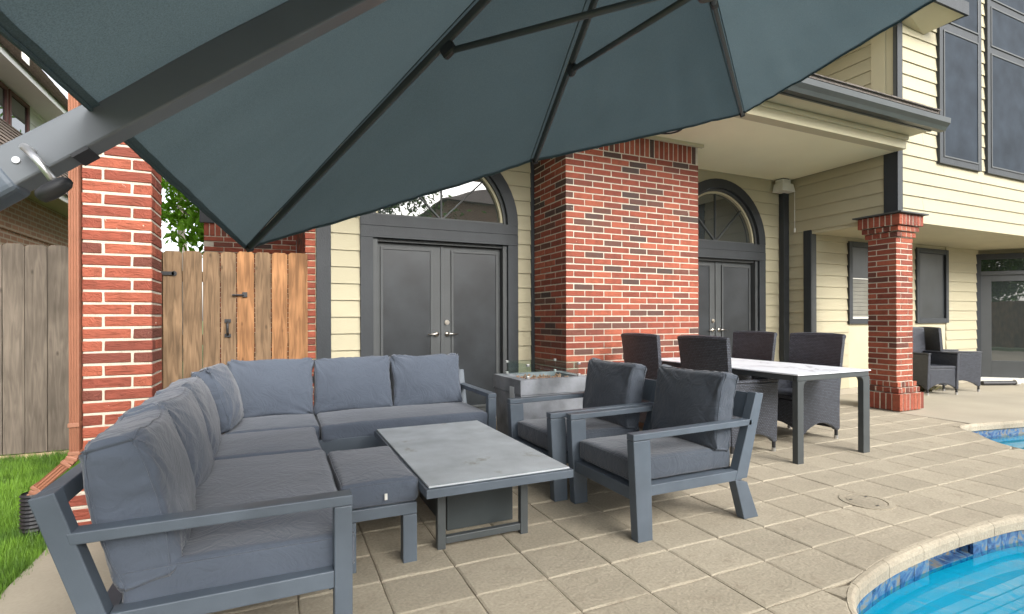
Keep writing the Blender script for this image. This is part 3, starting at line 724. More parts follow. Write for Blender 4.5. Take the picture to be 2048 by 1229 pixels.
while y < YW - .06: ms.put((CX0, y + BH, zs), BH, .235, BD, -PI / 2, 1); y += BH + CJ
ms.emit(ch, m_brick, 300)
tb('crown_moulding', house, CX0 - .02, CX1 + .05, CY - .05, CY - .004, ZCEIL - .04, ZCEIL - .001, m=m_cream)
# brick return at the house's far left corner, side wall and the rear jog
lw_ = bpy.data.objects.new('left_brick_wall', None); C.objects.link(lw_); lw_.parent = house
tb('mortar', lw_, .268, .366, YW + .004, 8.5, 0, 3.0, m=m_mortar, bev=0)
ms = Masonry()
for c in range(40):
    z = .012 + c * BP; o = c % 2
    ms.put((.262, YW - .012, z), .100, BH, .14, 0, 3)
    for y, L in lay_x(YW + .15 + (.12 if o else 0), 8.45, BL): ms.put((.262, y + L, z), L, BH, .06, -PI / 2, 1 + z - y * .2)
ms.emit(lw_, m_brick, 120)
rj = bpy.data.objects.new('rear_brick_wall', None); C.objects.link(rj); rj.parent = house
tb('mortar', rj, -.95, .262, 8.512, 8.7, 0, 2.74, m=m_mortar, bev=0)
ms = Masonry()
for c in range(33):
    for x, L in lay_x(-.95 + (.12 if c % 2 else 0) - .0, .26, BL): ms.put((x, 8.5, .012 + c * BP), L, BH, BD, 0, c)
x = -.95
while x < .24: ms.put((x, 8.5, .012 + 33 * BP), BH, .2, BD, 0, 40); x += BH + CJ
ms.emit(rj, m_brick, 90)
rw = tb('rear_upper_wall', house, -.95, .3, 8.52, 8.7, 2.742, 6.0, m=m_cream)
siding_y(rw, 8.52, -.82, .3, 2.745, 4.4)
tb('corner_board', house, -1.0, -.82, 8.47, 8.53, 2.60, 6.0)
tb('side_wall', house, .262, .366, YW + .21, 8.5, 3.0, 6.0, m=m_cream)
# wing: lower walls, overhang, column side
YL = 5.30
mb = MB(); mb.box(XS, XS + .15, YL, YW + .2, -.05, 2.5); mb.box(XS, XS + .15, YC, YW + .2, 2.5, 7.2); wing_side = mb.build('wing_side_wall', m_cream, house)
siding_x(wing_side, XS, lambda z: (YL if z < 2.53 else YC + .10) , YW, 0.06, ZCEIL, 0)
siding_x(wing_side, XS, lambda z: YC + .30, YW + 2.0, 3.72, 6.6, 0)
tb('corner_board', house, XS - .024, XS - .002, YC - .02, YC + .14, 2.60, ZCEIL, m=m_trim)
tb('corner_board', house, XS - .026, XS + .085, YC - .038, YC - .018, 2.60, 7.0, m=m_trim)
tb('corner_board', house, XS - .022, XS + .0, YC + .12, YC + .30, 3.6, 7.0, m=m_cream); tb('corner_board', house, XS - .026, XS + .0, YC - .018, YC + .02, 3.42, 7.0, m=m_trim2)
tb('corner_board', house, XS - .026, XS - .0, YL - .025, YL + .10, 0, 2.56, m=m_trim); tb('corner_board', house, XS - .002, XS + .10, YL - .025, YL, 0, 2.545, m=m_trim2)
tb('corner_board', house, XS - .15, XS - .03, YW - .11, YW - .025, 0, 3.19, m=m_trim)
ww = tb('wing_lower_wall', house, XS + .15, 12.2, YL, YL + .15, -.05, 2.5, m=m_cream)
WIN = [(8.28, 9.25), (10.12, 11.10)]; WZ0, WZ1 = 1.12, 2.58
siding_y(ww, YL, XS + .10, 12.1, .10, 2.5, [((a + b) / 2, (b - a) / 2 - .03, WZ1, 0) for a, b in WIN])
tb('foundation', house, XS - .01, 12.2, YL - .012, YL + .1, 0, .098, m=m_plain)
for k, (a, b) in enumerate(WIN):
    z1 = 2.44
    p = bpy.data.objects.new('window', None); C.objects.link(p); p.parent = house
    f = .085
    for bx in ((a, a + f, WZ0, z1), (b - f, b, WZ0, z1), (a + f, b - f, z1 - f, z1), (a + f, b - f, WZ0, WZ0 + f)): tb('window_frame', p, bx[0], bx[1], YL - .045, YL + .02, bx[2], bx[3])
    tb('screen', p, a + f, b - f, YL - .012, YL - .004, WZ0 + f, z1 - f, m=m_screen, bev=0)
    if k == 0:
        tb('sash_rail', p, a + f, b - f, YL - .022, YL - .013, 1.84, 1.86, m=m_white)
        for j in range(10): tb('blind_slat', p, a + f, b - f, YL - .02, YL - .0125, 1.215 + j * .062, 1.215 + j * .062 + .058, m=mat('grey_blind', (.17, .165, .135), .5, .1, 5), bev=.002)
        tb('sash_rail', p, a + f, b - f, YL - .024, YL - .012, WZ0 + f, WZ0 + f + .03, m=m_white)
# overhang and wing front
mb = MB(); mb.box(XS + .151, 16, YC, YC + .15, 2.5, 7.2); wing_front = mb.build('wing_front_wall', m_cream, house)
UW = [(8.34, 9.42), (9.59, 11.6)]
EXP_old = EXP
siding_y(wing_front, YC, XS + .086, 14, 2.5, 6.9, [((a + b) / 2, (b - a) / 2 - .04, 7.2, 0) for a, b in []])
tb('overhang_soffit', house, XS + .151, 16, YC + .151, YL + .3, 2.502, 2.56, m=m_cream, bev=0)
for a, b in UW:
    p = bpy.data.objects.new('window', None); C.objects.link(p); p.parent = house
    rows = [(3.36, 5.15), (5.25, 5.85), (5.95, 6.7)] if a > 9.5 else [(3.36, 5.22), (5.34, 6.1)]
    tb('window_casing', p, a, a + .085, YC - .052, YC, rows[0][0] - .0, rows[-1][1] + .1); tb('window_casing', p, b - .085, b, YC - .052, YC, rows[0][0], rows[-1][1] + .1)
    tb('window_casing', p, a + .085, b - .085, YC - .050, YC, rows[0][0], rows[0][0] + .09)
    for i, (z0, z1) in enumerate(rows):
        zz = z0 + .09 if i == 0 else z0
        tb('window_rail', p, a + .085, b - .085, YC - .046, YC, z1, z1 + (.12 if i == 0 else .10))
        mb = MB(); f = .022; c, d = a + .09, b - .09
        mb.box(c, c + f, YC - .06, YC - .03, zz, z1); mb.box(d - f, d, YC - .06, YC - .03, zz, z1); mb.box(c + f, d - f, YC - .06, YC - .03, zz, zz + f); mb.box(c + f, d - f, YC - .06, YC - .03, z1 - f, z1)
        mb.build('screen_frame', m_trim2, p, bev=.002)
        tb('screen', p, c + f, d - f, YC - .05, YC - .04, zz + f, z1 - f, m=m_screenu, bev=0)
# upper eave end
ev = bpy.data.objects.new('upper_eave', None); C.objects.link(ev); ev.parent = house
mb = MB(); a = [(6.6, 3.75, 5.22), (8.30, 3.75, 5.22), (8.02, YC - .02, 5.07), (7.55, 6.2, 5.07), (6.6, 6.2, 5.07)]
mb.add([*a, *[(x, y, z + .12) for x, y, z in a]], [(0, 1, 2, 3, 4), (9, 8, 7, 6, 5), (0, 5, 6, 1), (1, 6, 7, 2), (2, 7, 8, 3), (3, 8, 9, 4), (4, 9, 5, 0)]); mb.build('soffit', m_cream, ev)
mb = MB(); mb.bar((6.6, 3.73, 5.30), (8.34, 3.73, 5.30), .03, .17); mb.bar((8.335, 3.74, 5.30), (8.10, YC - .06, 5.20), .03, .15); mb.build('fascia', m_trim, ev)
# angled glazed door at the far right
gd = bpy.data.objects.new('glazed_door', None); C.objects.link(gd); gd.parent = house
gd.location = Vector((12.16, YL - .02, 0)) - root_loc(house); gd.rotation_euler.z = -PI / 4
def lb(name, *b, m=m_trim2, bev=.003): mb = MB(); mb.box(*b); return mb.build(name, m, gd, bev=bev, world=False)
lb('door_casing', -.10, .03, -.02, .12, 0, 2.42, m=m_trim); lb('door_casing', 1.10, 1.22, -.02, .12, 0, 2.42, m=m_trim)
lb('door_header', .03, 1.10, -.02, .1, 2.32, 2.42, m=m_trim); lb('transom_rail', .03, 1.10, -.01, .1, 2.02, 2.09)
lb('transom_pane', .03, 1.10, .04, .05, 2.09, 2.32, m=m_arch, bev=0)
lb('stile', .03, .20, .02, .07, .09, 2.02); lb('stile', .80, 1.0, .02, .07, .09, 2.02); lb('stile', 1.0, 1.10, .0, .07, .09, 2.02)
lb('door_rail', .20, .80, .02, .07, .09, .40); lb('door_rail', .20, .80, .02, .07, 1.90, 2.02)
lb('pane', .20, .80, .04, .05, .40, 1.90, m=m_arch, bev=0); lb('threshold', -.02, 1.2, -.08, .1, 0, .085, m=m_white)
mb = MB(); mb.tube([(.88, .02, 1.0), (.88, .0, 1.0)], .03, 18); mb.tube([(.88, -.02, 1.0), (.74, -.03, 1.0)], .009, 8); mb.build('lever_handle', m_nickel, gd, world=False)
mb = MB(); mb.box(-.1, 3.0, .13, .25, -.05, 2.5); mb.build('angled_wall', m_cream, gd, world=False)
# porch ceiling, beam, eave, gutter, roof
RX0 = -1.35
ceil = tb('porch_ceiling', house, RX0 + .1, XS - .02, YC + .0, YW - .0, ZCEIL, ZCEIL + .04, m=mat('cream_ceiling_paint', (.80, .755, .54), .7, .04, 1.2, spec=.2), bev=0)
beam = tb('porch_beam', house, RX0 + .1, XS - .027, YC - .14, YC - .002, ZCEIL - .005, 3.56, m=m_cream)
tb('beam_moulding', house, RX0 + .1, XS - .027, YC - .17, YC - .141, 3.50, 3.555, m=m_cream)
tb('eave_soffit', house, RX0, XS + .04, 3.74, YC - .02, 3.562, 3.585, m=m_cream, bev=0)
tb('fascia', house, RX0, XS + .05, 3.715, 3.742, 3.55, 3.72, m=m_gutter)
gp = [(3.715, 3.56), (3.65, 3.56), (3.63, 3.60), (3.595, 3.64), (3.59, 3.70), (3.605, 3.70), (3.61, 3.65), (3.645, 3.61), (3.66, 3.575), (3.715, 3.575)]
mb = MB(); mb.prism(gp, 'x', RX0, XS + .22); mb.build('gutter', m_gutter, house)
mb = MB(); s0 = (3.60, 3.72); sl_ = math.tan(math.radians(14)); mb.prism([(3.60, 3.715), (3.60, 3.745), (YW + .6, 3.745 + (YW + .6 - 3.6) * sl_), (YW + .6, 3.715 + (YW + .6 - 3.6) * sl_)], 'x', RX0, XS - .02)
rf = mb.build('porch_roof', m_shingle, house)
rs = random.Random(5)
x = RX0
while x < XS - .05:
    w = rs.uniform(.16, .3); mb = MB(); mb.box(x, min(x + w - .006, XS - .03), 3.575, 3.80, 3.746, 3.756 + rs.uniform(0, .006)); mb.build('shingle', m_shingle, rf); x += w
mb = MB(); mb.box(.37, XS, YW + .2, 12, 5.9, 6.0); mb.box(.37, XS, 11.8, 12, 0, 5.9); mb.box(XS + .15, 16, YL + .2, 12, 7.0, 7.1); mb.build('light_block_roof', m_shingle, house)  # unseen roof slabs and rear wall, added to block light

# ceiling light and corner fixture
o = thing('ceiling_light', 'round flush ceiling light with a black ring in front of the chimney', 'light', (4.07, 4.62, ZCEIL))
mb = MB()
ri = [[(4.07 + r * math.cos(2 * PI * k / 40), 4.62 + r * math.sin(2 * PI * k / 40)) for k in range(40)] for r in (.13, .152)]
vs = [(x, y, z) for z in (ZCEIL - .03, ZCEIL - .001) for l in ri for x, y in l]; fs = []
for k in range(40):
    a = (k + 1) % 40; fs += [(k, a, 40 + a, 40 + k), (k, 80 + k, 80 + a, a), (40 + k, 40 + a, 120 + a, 120 + k)]
mb.add(vs, fs).build('ring', m_black, o); mb = MB(); mb.tube([(4.07, 4.62, ZCEIL - .02), (4.07, 4.62, ZCEIL - .001)], .128, 36); mb.build('diffuser', m_white, o)
o = thing('corner_fixture', 'white box fixture with a pull cord high in the porch corner', 'fixture', (7.25, 5.62, 3.2))
mb = MB(); mb.add([(7.09, 5.52, 3.19), (7.385, 5.52, 3.19), (7.385, 5.70, 3.19), (7.09, 5.70, 3.19), (7.12, 5.54, 3.32), (7.36, 5.54, 3.32), (7.36, 5.70, 3.32), (7.12, 5.70, 3.32)],
    [(0, 3, 2, 1), (4, 5, 6, 7), (0, 1, 5, 4), (1, 2, 6, 5), (2, 3, 7, 6), (3, 0, 4, 7)]); mb.box(7.15, 7.33, 5.56, 5.70, 3.321, 3.385); mb.build('housing', m_white, o, bev=.006)
mb = MB(); mb.box(7.17, 7.31, 5.57, 5.70, 3.386, 3.399); mb.build('mount', m_black, o)
mb = MB(); mb.tube([(7.375, 5.53, 3.2), (7.375, 5.53, 2.62)], .004, 6); mb.tube([(7.375, 5.53, 2.62), (7.375, 5.53, 2.56)], .012, 8); mb.build('pull_cord', m_white, o)

# ------------------------------------------------------------------ brick column at the wing corner
col_ = thing('brick_column', 'square red brick column with flared base and cap carrying the wing corner', 'column', (7.55, 4.25, 0))
X0, X1, Y0, Y1 = 7.37, 7.73, 4.07, 4.43
mbk = MB(); mbk.box(X0 + .005, X1 - .005, Y0 + .005, Y1 - .005, 0, 2.575)
ms = Masonry()
def soldier_ring(off, z, h, w=BH):
    a0, a1, b0, b1 = X0 - off, X1 + off, Y0 - off, Y1 + off; D = BD
    mbk.box(a0 + .005, a1 - .005, b0 + .005, b1 - .005, z, z + h)
    n = round((a1 - a0 + CJ) / (w + CJ)); pw = (a1 - a0 + CJ) / n
    for i in range(n):
        ms.put((a0 + i * pw, b0, z), pw - CJ, h, D, 0, 2)
    m_ = round((b1 - b0 - D) / (w + CJ)); ph = (b1 - b0 - D - CJ + CJ) / m_
    for i in range(m_):
        y = b0 + D + CJ + i * ph
        ms.put((a0, y + ph - CJ, z), ph - CJ, h, D, -PI / 2, 2); ms.put((a1, y, z), ph - CJ, h, D, PI / 2, .5)
soldier_ring(.085, .012, .215); soldier_ring(.055, .238, .062, .075); soldier_ring(.028, .311, .062, .075)
zb = .384; ns = 26
box_courses(ms, X0, X1, Y0, Y1, zb, ns, 'lr', lambda z, f: {'f': 2, 'l': 2, 'r': .3}[f])
zt = zb + ns * BP
soldier_ring(.025, zt, .062, .085); soldier_ring(.052, zt + BP, .062, .085); zt += 2 * BP
soldier_ring(.085, zt, 2.57 - zt - .004)
mbk.build('mortar', m_mortar, col_); ms.emit(col_, m_brickp, 300)
tb('cap_slab', col_, X0 - .13, X1 + .13, Y0 - .13, Y1 + .13, 2.572, 2.592, m=m_cap)

# ------------------------------------------------------------------ left pillar, downspout, drain
pil = thing('brick_pillar', 'tall rough red brick pillar behind the left sofa', 'pillar', (-.87, 3.95, 0))
X0, X1, Y0, Y1 = -1.045, -.70, 3.80, 4.10
mbk = MB(); mbk.box(X0 + .005, X1 - .005, Y0 + .005, Y1 - .005, 0, ZCEIL - .01)
ms = Masonry(); box_courses(ms, X0, X1, Y0, Y1, .012 + 5 * BP, 41, 'lr', lambda z, f: 1 if f == 'l' else 2)
for c in range(5):
    off = .03 + .03 * (4 - c) if c > 1 else .12
    mbk.box(X0 - off + .005, X1 + off - .005, Y0 - off + .005, Y1 + off - .005, c * BP, c * BP + BP)
    a0, a1, b0, b1 = X0 - off, X1 + off, Y0 - off, Y1 + off; z = .012 + c * BP
    for x, L in lay_x(a0 + (BD + CJ if c % 2 else 0), a1, BL): ms.put((x, b0, z), L, BH, BD, 0, 2)
    for y, L in lay_x(b0 + (0 if c % 2 else BD + CJ), b1, BL): ms.put((a0, y + L, z), L, BH, BD, -PI / 2, 2)
    for y, L in lay_x(b0 + BD + CJ, b1, BL): ms.put((a1, y, z), L, BH, BD, PI / 2, 1)
mbk.build('mortar', m_mortar, pil); ms.emit(pil, m_brickp, 300)
ds = thing('downspout', 'terracotta painted downspout running down beside the brick pillar', 'downspout', (-1.09, 3.80, 0))
def fluted(p, q, w, d, n=3, upv=(0, 1, 0)):
    p, q = Vector(p), Vector(q); ax = (q - p).normalized(); u = Vector(upv); r = ax.cross(u).normalized(); u = r.cross(ax).normalized(); poly = []
    for k in range(8): poly.append((-w / 2 + w * k / 7, -d / 2 + (.007 if k % 2 else 0)))
    poly += [(w / 2, d / 2), (-w / 2, d / 2)]
    mb = MB(); N = len(poly); vs = [p + r * a + u * b for a, b in poly] + [q + r * a + u * b for a, b in poly]
    return mb.add(vs, [tuple(range(N)), tuple(range(2 * N - 1, N - 1, -1))] + [(i, i + N, (i + 1) % N + N, (i + 1) % N) for i in range(N)])
fluted((-1.072, 3.795, 3.56), (-1.072, 3.795, .46), .045, .07).build('pipe', m_copper, ds)
mb = MB(); mb.box(-1.100, -1.046, 3.755, 3.84, .60, .625); mb.build('strap', m_copper, ds, bev=.003)
for k in range(5):
    a = k / 4; mb = MB(); c = Vector((-1.072 - .03 * a * a, 3.795, .46 - .06 * a)); ang = a * .75
    mb.bar(c, c + Vector((-math.sin(ang) * .02, 0, -math.cos(ang) * .02)), .056 - (k % 2) * .006, .08 - (k % 2) * .006, (0, 1, 0)); mb.build('elbow_pleat', m_copper, ds, bev=.003)
fluted((-1.11, 3.795, .39), (-1.235, 3.80, .27), .05, .07).build('lower_pipe', m_copper, ds)
for k in range(4):
    a = k / 3; c = Vector((-1.235 - .025 * a, 3.80, .27 - .05 * a)); ang = .75 * (1 - a); mb = MB()
    mb.bar(c, c + Vector((-math.sin(ang) * .02, 0, -math.cos(ang) * .02)), .062 - (k % 2) * .006, .08, (0, 1, 0)); mb.build('elbow_pleat', m_copper, ds, bev=.003)
dp_ = thing('drain_pipe', 'black corrugated drain pipe end at the foot of the downspout', 'pipe', (-1.26, 3.80, 0))
mb = MB(); pts = []; rr = []
for k in range(25): pts.append((-1.265, 3.80, -.02 + .26 * k / 24)); rr.append(.062 if k % 2 else .053)
mb.tube(pts, rr, 20, False); mb.build('corrugated_tube', m_black, dp_, smooth=False)

# ------------------------------------------------------------------ gate and fence
m_wood = wood_mat('cedar_board', (.19, .122, .07)); m_woodn = wood_mat('new_cedar_board', (.26, .13, .058)); m_woodg = wood_mat('grey_weathered_board', (.145, .12, .095), .25)
def picket(x0, x1, Y, z0, z1, m, par, th=.018, ears=.018):
    mb = MB(); mb.prism([(x0, z0), (x1, z0), (x1, z1 - ears), (x1 - ears * 1.2, z1), (x0 + ears * 1.2, z1), (x0, z1 - ears)], 'y', Y, Y + th)
    o = mb.build('board', m, par, bev=.002)
    return o
gate = thing('wooden_gate', 'cedar board gate with black latch and pull between pillar and house', 'gate', (-.3, 5.2, 0))
ed = [-.886, -.742, -.594, -.458, -.331, -.187, -.051, .088, .262]
tb('post', gate, -1.0, -.89, 5.19, 5.28, 0, 1.80, m=m_wood)
for k in range(8): picket(ed[k] + .0035, ed[k + 1] - .0035, 5.20 + R_.uniform(-.003, .004), .05, 1.81 + R_.uniform(-.006, .008) + .003 * k, (m_wood, m_wood, m_wood, m_wood, m_woodn, m_wood, m_woodn, m_woodn)[k], gate)
for z in (.35, 1.0, 1.55): tb('rail', gate, -.88, .26, 5.225, 5.26, z, z + .09, m=m_wood)
mb = MB(); mb.box(-.905, -.80, 5.188, 5.199, 1.60, 1.63); mb.tube([(-.80, 5.188, 1.615), (-.80, 5.199, 1.615)], .02, 12); mb.build('hinge', m_black, gate)
mb = MB(); mb.tube([(-.365, 5.185, 1.437), (-.27, 5.18, 1.44)], .008, 8); mb.box(-.285, -.245, 5.183, 5.199, 1.42, 1.465); mb.build('latch', m_black, gate, bev=.003)
mb = MB(); mb.box(-.425, -.375, 5.190, 5.199, 1.195, 1.225); mb.box(-.425, -.375, 5.190, 5.199, 1.065, 1.095); mb.tube([(-.4, 5.192, 1.205), (-.4, 5.155, 1.18), (-.4, 5.15, 1.145), (-.4, 5.155, 1.11), (-.4, 5.192, 1.085)], .010, 8); mb.build('pull_handle', m_black, gate)
fence = thing('wooden_fence', 'grey weathered board fence behind the lawn', 'fence', (-2.4, 5.5, 0))
x = -1.03
k = 0
while x > -5.2:
    w = (.140, .143, .145)[k % 3]; picket(x - w + .002, x - .002, 5.5 + R_.uniform(-.002, .004), .13, 1.845 + R_.uniform(-.006, .006), m_woodg, fence, ears=.02); x -= w; k += 1
tb('kickboard', fence, -5.2, -1.03, 5.485, 5.499, .03, .125, m=wood_mat('pale_kickboard', (.42, .32, .2)))
for z in (.4, 1.0, 1.6): tb('rail', fence, -5.2, -1.03, 5.53, 5.57, z, z + .09, m=m_woodg)

# ------------------------------------------------------------------ neighbour's house
nb = thing('neighbor_house', 'two storey white sided neighbor house with brown shingle roofs beyond the fence', 'house', (-6, 9, 0))
m_nside = mat('white_siding', (.78, .78, .76), .6, .04, 2, spec=.3, objrand=.02)
m_nbrick = brick_wall_mat('tan_brick', (.40, .21, .13), (.30, .16, .10), (.42, .33, .25))
m_nroof = mat('brown_shingle', (.16, .125, .105), .95, .35, 22, .8, 40, objrand=.15)
uw = tb('upper_wall', nb, -9, -3.86, 2, 15, 3.0, 4.88, m=m_nside, bev=0)
for k in range(9):
    z = 3.2 + k * .2; mb = MB(); mb.add([(-3.835, 6.5, z), (-3.835, 14.9, z), (-3.85, 14.9, z + .2), (-3.85, 6.5, z + .2), (-3.86, 6.5, z), (-3.86, 14.9, z), (-3.86, 14.9, z + .2), (-3.86, 6.5, z + .2)], [(0, 1, 2, 3), (7, 6, 5, 4), (0, 4, 5, 1), (1, 5, 6, 2), (2, 6, 7, 3), (3, 7, 4, 0)]); mb.build('siding_board', m_nside, uw)
tb('lower_wall', nb, -9, -3.35, 2, 15, -.05, 2.95, m=m_nbrick, bev=0)
mb = MB(); mb.prism([(-3.35, 3.02), (-2.93, 3.02), (-2.93, 3.06), (-3.35, 3.06)], 'y', 2, 15.2); mb.build('lower_soffit', m_cream, nb)
tb('frieze', nb, -3.36, -3.33, 2, 15, 2.45, 3.02, m=m_nbrick, bev=0)
tb('lower_fascia', nb, -2.93, -2.905, 2, 15.2, 3.0, 3.13, m=m_nside)
def shingle_rows(par, xa, za, xb, zb_, y0, y1, n):
    for k in range(n):
        t0, t1 = k / n, (k + 1) / n; xA, zA = xa + (xb - xa) * t0, za + (zb_ - za) * t0; xB, zB = xa + (xb - xa) * t1, za + (zb_ - za) * t1
        d = Vector((zB - zA, 0, -(xB - xA))).normalized(); 
        if d.z < 0: d = -d
        mb = MB(); q = .018
        mb.prism([(xA + d.x * q, zA + d.z * q), (xB + d.x * .004, zB + d.z * .004), (xB, zB), (xA, zA)], 'y', y0, y1); mb.build('shingle_course', m_nroof, par)
lr = bpy.data.objects.new('lower_roof', None); C.objects.link(lr); lr.parent = nb
mb = MB(); mb.prism([(-2.92, 3.13), (-3.87, 4.33), (-3.87, 3.0), (-3.3, 3.05)], 'y', 2, 15.2); mb.build('roof_deck', m_nroof, lr); shingle_rows(lr, -2.88, 3.09, -3.86, 4.33, 2, 15.2, 11)
mb = MB(); mb.box(-3.86, -3.42, 2, 15.5, 4.87, 4.895); mb.build('upper_soffit', m_nside, nb)
tb('upper_fascia', nb, -3.42, -3.395, 2, 15.5, 4.84, 4.97, m=m_nside)
ur = bpy.data.objects.new('upper_roof', None); C.objects.link(ur); ur.parent = nb
mb = MB(); mb.prism([(-3.40, 4.97), (-6.2, 8.6), (-9, 4.97)], 'y', 1.8, 15.5); mb.build('roof_deck', m_nroof, ur); shingle_rows(ur, -3.36, 4.93, -6.2, 8.63, 1.8, 15.5, 26)
mb = MB(); mb.tube([(-3.75, 11.0, 5.2), (-3.75, 11.0, 5.6)], .05, 10); mb.build('vent_pipe', m_white, ur)
for (a, b) in ((9.0, 10.55), (10.6, 11.32)):
    p = bpy.data.objects.new('window', None); C.objects.link(p); p.parent = nb; f = .06
    for bx in ((a, a + f, 3.55, 4.84), (b - f, b, 3.55, 4.84), (a + f, b - f, 4.78, 4.84), (a + f, b - f, 3.55, 3.61)): tb('window_frame', p, -3.84, -3.80, bx[0], bx[1], bx[2], bx[3], m=mat('maroon_paint', (.12, .045, .04), .5))
    tb('pane', p, -3.835, -3.825, a + f, b - f, 3.61, 4.79, m=m_arch, bev=0)

# ------------------------------------------------------------------ trees
m_bark = mat('grey_bark', (.26, .225, .19), .95, .3, 9, .8, 30, stretch=(1, 1, .3))
def leaf_mat(name, col):
    m = bpy.data.materials.new(name); m.use_nodes = True; t = m.node_tree; L = t.links.new; t.nodes.remove(t.nodes['Principled BSDF']); out = t.nodes['Material Output']
    ge = nd(t, 'ShaderNodeNewGeometry'); rp = nd(t, 'ShaderNodeValToRGB'); rp.color_ramp.elements[0].color = (*[c * .55 for c in col], 1); rp.color_ramp.elements[1].color = (*[c * 1.35 for c in col], 1); L(ge.outputs['Random Per Island'], rp.inputs[0])
    d = nd(t, 'ShaderNodeBsdfDiffuse'); tl = nd(t, 'ShaderNodeBsdfTranslucent'); L(rp.outputs[0], d.inputs[0])
    s = nd(t, 'ShaderNodeVectorMath', operation='MULTIPLY'); L(rp.outputs[0], s.inputs[0]); s.inputs[1].default_value = (1.5, 1.7, .6); L(s.outputs[0], tl.inputs[0])
    mx = nd(t, 'ShaderNodeMixShader'); mx.inputs[0].default_value = .5; L(d.outputs[0], mx.inputs[1]); L(tl.outputs[0], mx.inputs[2]); L(mx.outputs[0], out.inputs[0]); return m
m_leaf1 = leaf_mat('bright_leaves', (.11, .22, .03)); m_leaf2 = leaf_mat('deep_leaves', (.05, .10, .022))
def tree(name, label, loc, h, rad, trunk_h, seed, m, n, ls, group='trees around the garden', nb_=26):
    r = random.Random(seed); T = thing(name, label, 'tree', loc, group=group); lx, ly, lz = loc
    mb = MB(); pts = [(lx + .1 * math.sin(k), ly + .08 * math.cos(k * 1.3), lz - .05 + h * .8 * k / 7) for k in range(8)]
    mb.tube(pts, [.02 * h * (1 - k / 9) for k in range(8)], 10); mb.build('trunk', m_bark, T, smooth=True)
    tips = []
    for k in range(nb_):
        z = r.uniform(trunk_h, h * .95); a = r.uniform(0, 6.28); prof = math.sin(PI * min(1, max(.08, (z - trunk_h * .8) / (h - trunk_h * .8 + .01)))) ** .6
        L = rad * prof * r.uniform(.55, 1); p0 = Vector((lx, ly, z - .3 * L)); p1 = p0 + Vector((math.cos(a) * L * .55, math.sin(a) * L * .55, .22 * L)); p2 = p0 + Vector((math.cos(a) * L, math.sin(a) * L, .35 * L + r.uniform(-.2, .3)))
        mb = MB(); mb.tube([p0, p1, p2], [.012 * h * .5, .006 * h * .5, .01], 6); mb.build('limb', m_bark, T)
        for j in range(4): tips.append((p0.lerp(p2, r.uniform(.45, 1.05)) + Vector((r.gauss(0, .22), r.gauss(0, .22), r.gauss(0, .15))) * rad * .4, rad * r.uniform(.16, .30)))
    vs = []; fs = []
    for k in range(n):
        c, s = tips[r.randrange(len(tips))]; p = c + Vector((r.gauss(0, 1), r.gauss(0, 1), r.gauss(0, .6))) * s * .6
        n_ = Vector((r.gauss(0, 1), r.gauss(0, 1), r.gauss(.5, .8))).normalized(); u = n_.orthogonal().normalized(); w = n_.cross(u); a = r.uniform(0, 6.28); u, w = u * math.cos(a) + w * math.sin(a), w * math.cos(a) - u * math.sin(a)
        l = ls * r.uniform(.6, 1.3); o = len(vs); vs += [p - u * l, p + w * l * .38 - u * l * .1 + n_ * l * .1, p + u * l, p - w * l * .38 - u * l * .1 + n_ * l * .1]; fs.append((o, o + 1, o + 2, o + 3))
    me = bpy.data.meshes.new('crown'); me.from_pydata([tuple(Vector(v) - Vector(loc)) for v in vs], [], fs); me.materials.append(m); o = bpy.data.objects.new('crown', me); C.objects.link(o); o.parent = T
tree('maple_tree', 'bright green leafy tree showing over the cedar gate', (-.85, 13.0, 0), 7.2, 1.75, 2.6, 11, m_leaf1, 6500, .12)
tree('slender_tree', 'slender pale trunked tree behind the bright green tree', (-2.6, 18.5, 0), 9, 1.6, 4.4, 5, m_leaf1, 6000, .10)
tree('garden_tree', 'dark green tree behind the back fence, reflected in the arched window', (4.2, -12.5, 0), 8.6, 3.4, 2.2, 21, m_leaf2, 9000, .14)

# things behind the viewer that the glass mirrors
bf = thing('back_fence', 'brown board fence along the far side of the pool', 'fence', (4, -9, 0))
x = -9.0
bfm = []
for k in range(4):
    mb = MB(); mb.box(-.069, .069, 0, .018, 0, 1.83 + .004 * k); me = mb.mesh('board'); me.materials.append(m_wood); bfm.append(me)
k = 0
while x < 24: inst('board', bfm[k % 4], (x, -9, .02), bf); x += .142; k += 1
bh = thing('rear_brick_house', 'tan brick house with hipped roof standing behind the back fence', 'house', (14, -17, 0))
tb('wall', bh, 8.3, 22, -22, -15, -.05, 7.6, m=m_nbrick, bev=0)
mb = MB(); mb.add([(7.9, -22.5, 7.6), (22.5, -22.5, 7.6), (22.5, -14.6, 7.6), (7.9, -14.6, 7.6), (12, -18.5, 9.4), (18, -18.5, 9.4)], [(0, 1, 2, 3), (0, 4, 5, 1), (1, 5, 2), (2, 5, 4, 3), (3, 4, 0)]); mb.build('roof', m_nroof, bh)
for a in (15, 18):
    tb('window', bh, a, a + 1.1, -15.0, -14.97, 3.6, 5.2, m=m_glassd, bev=0)

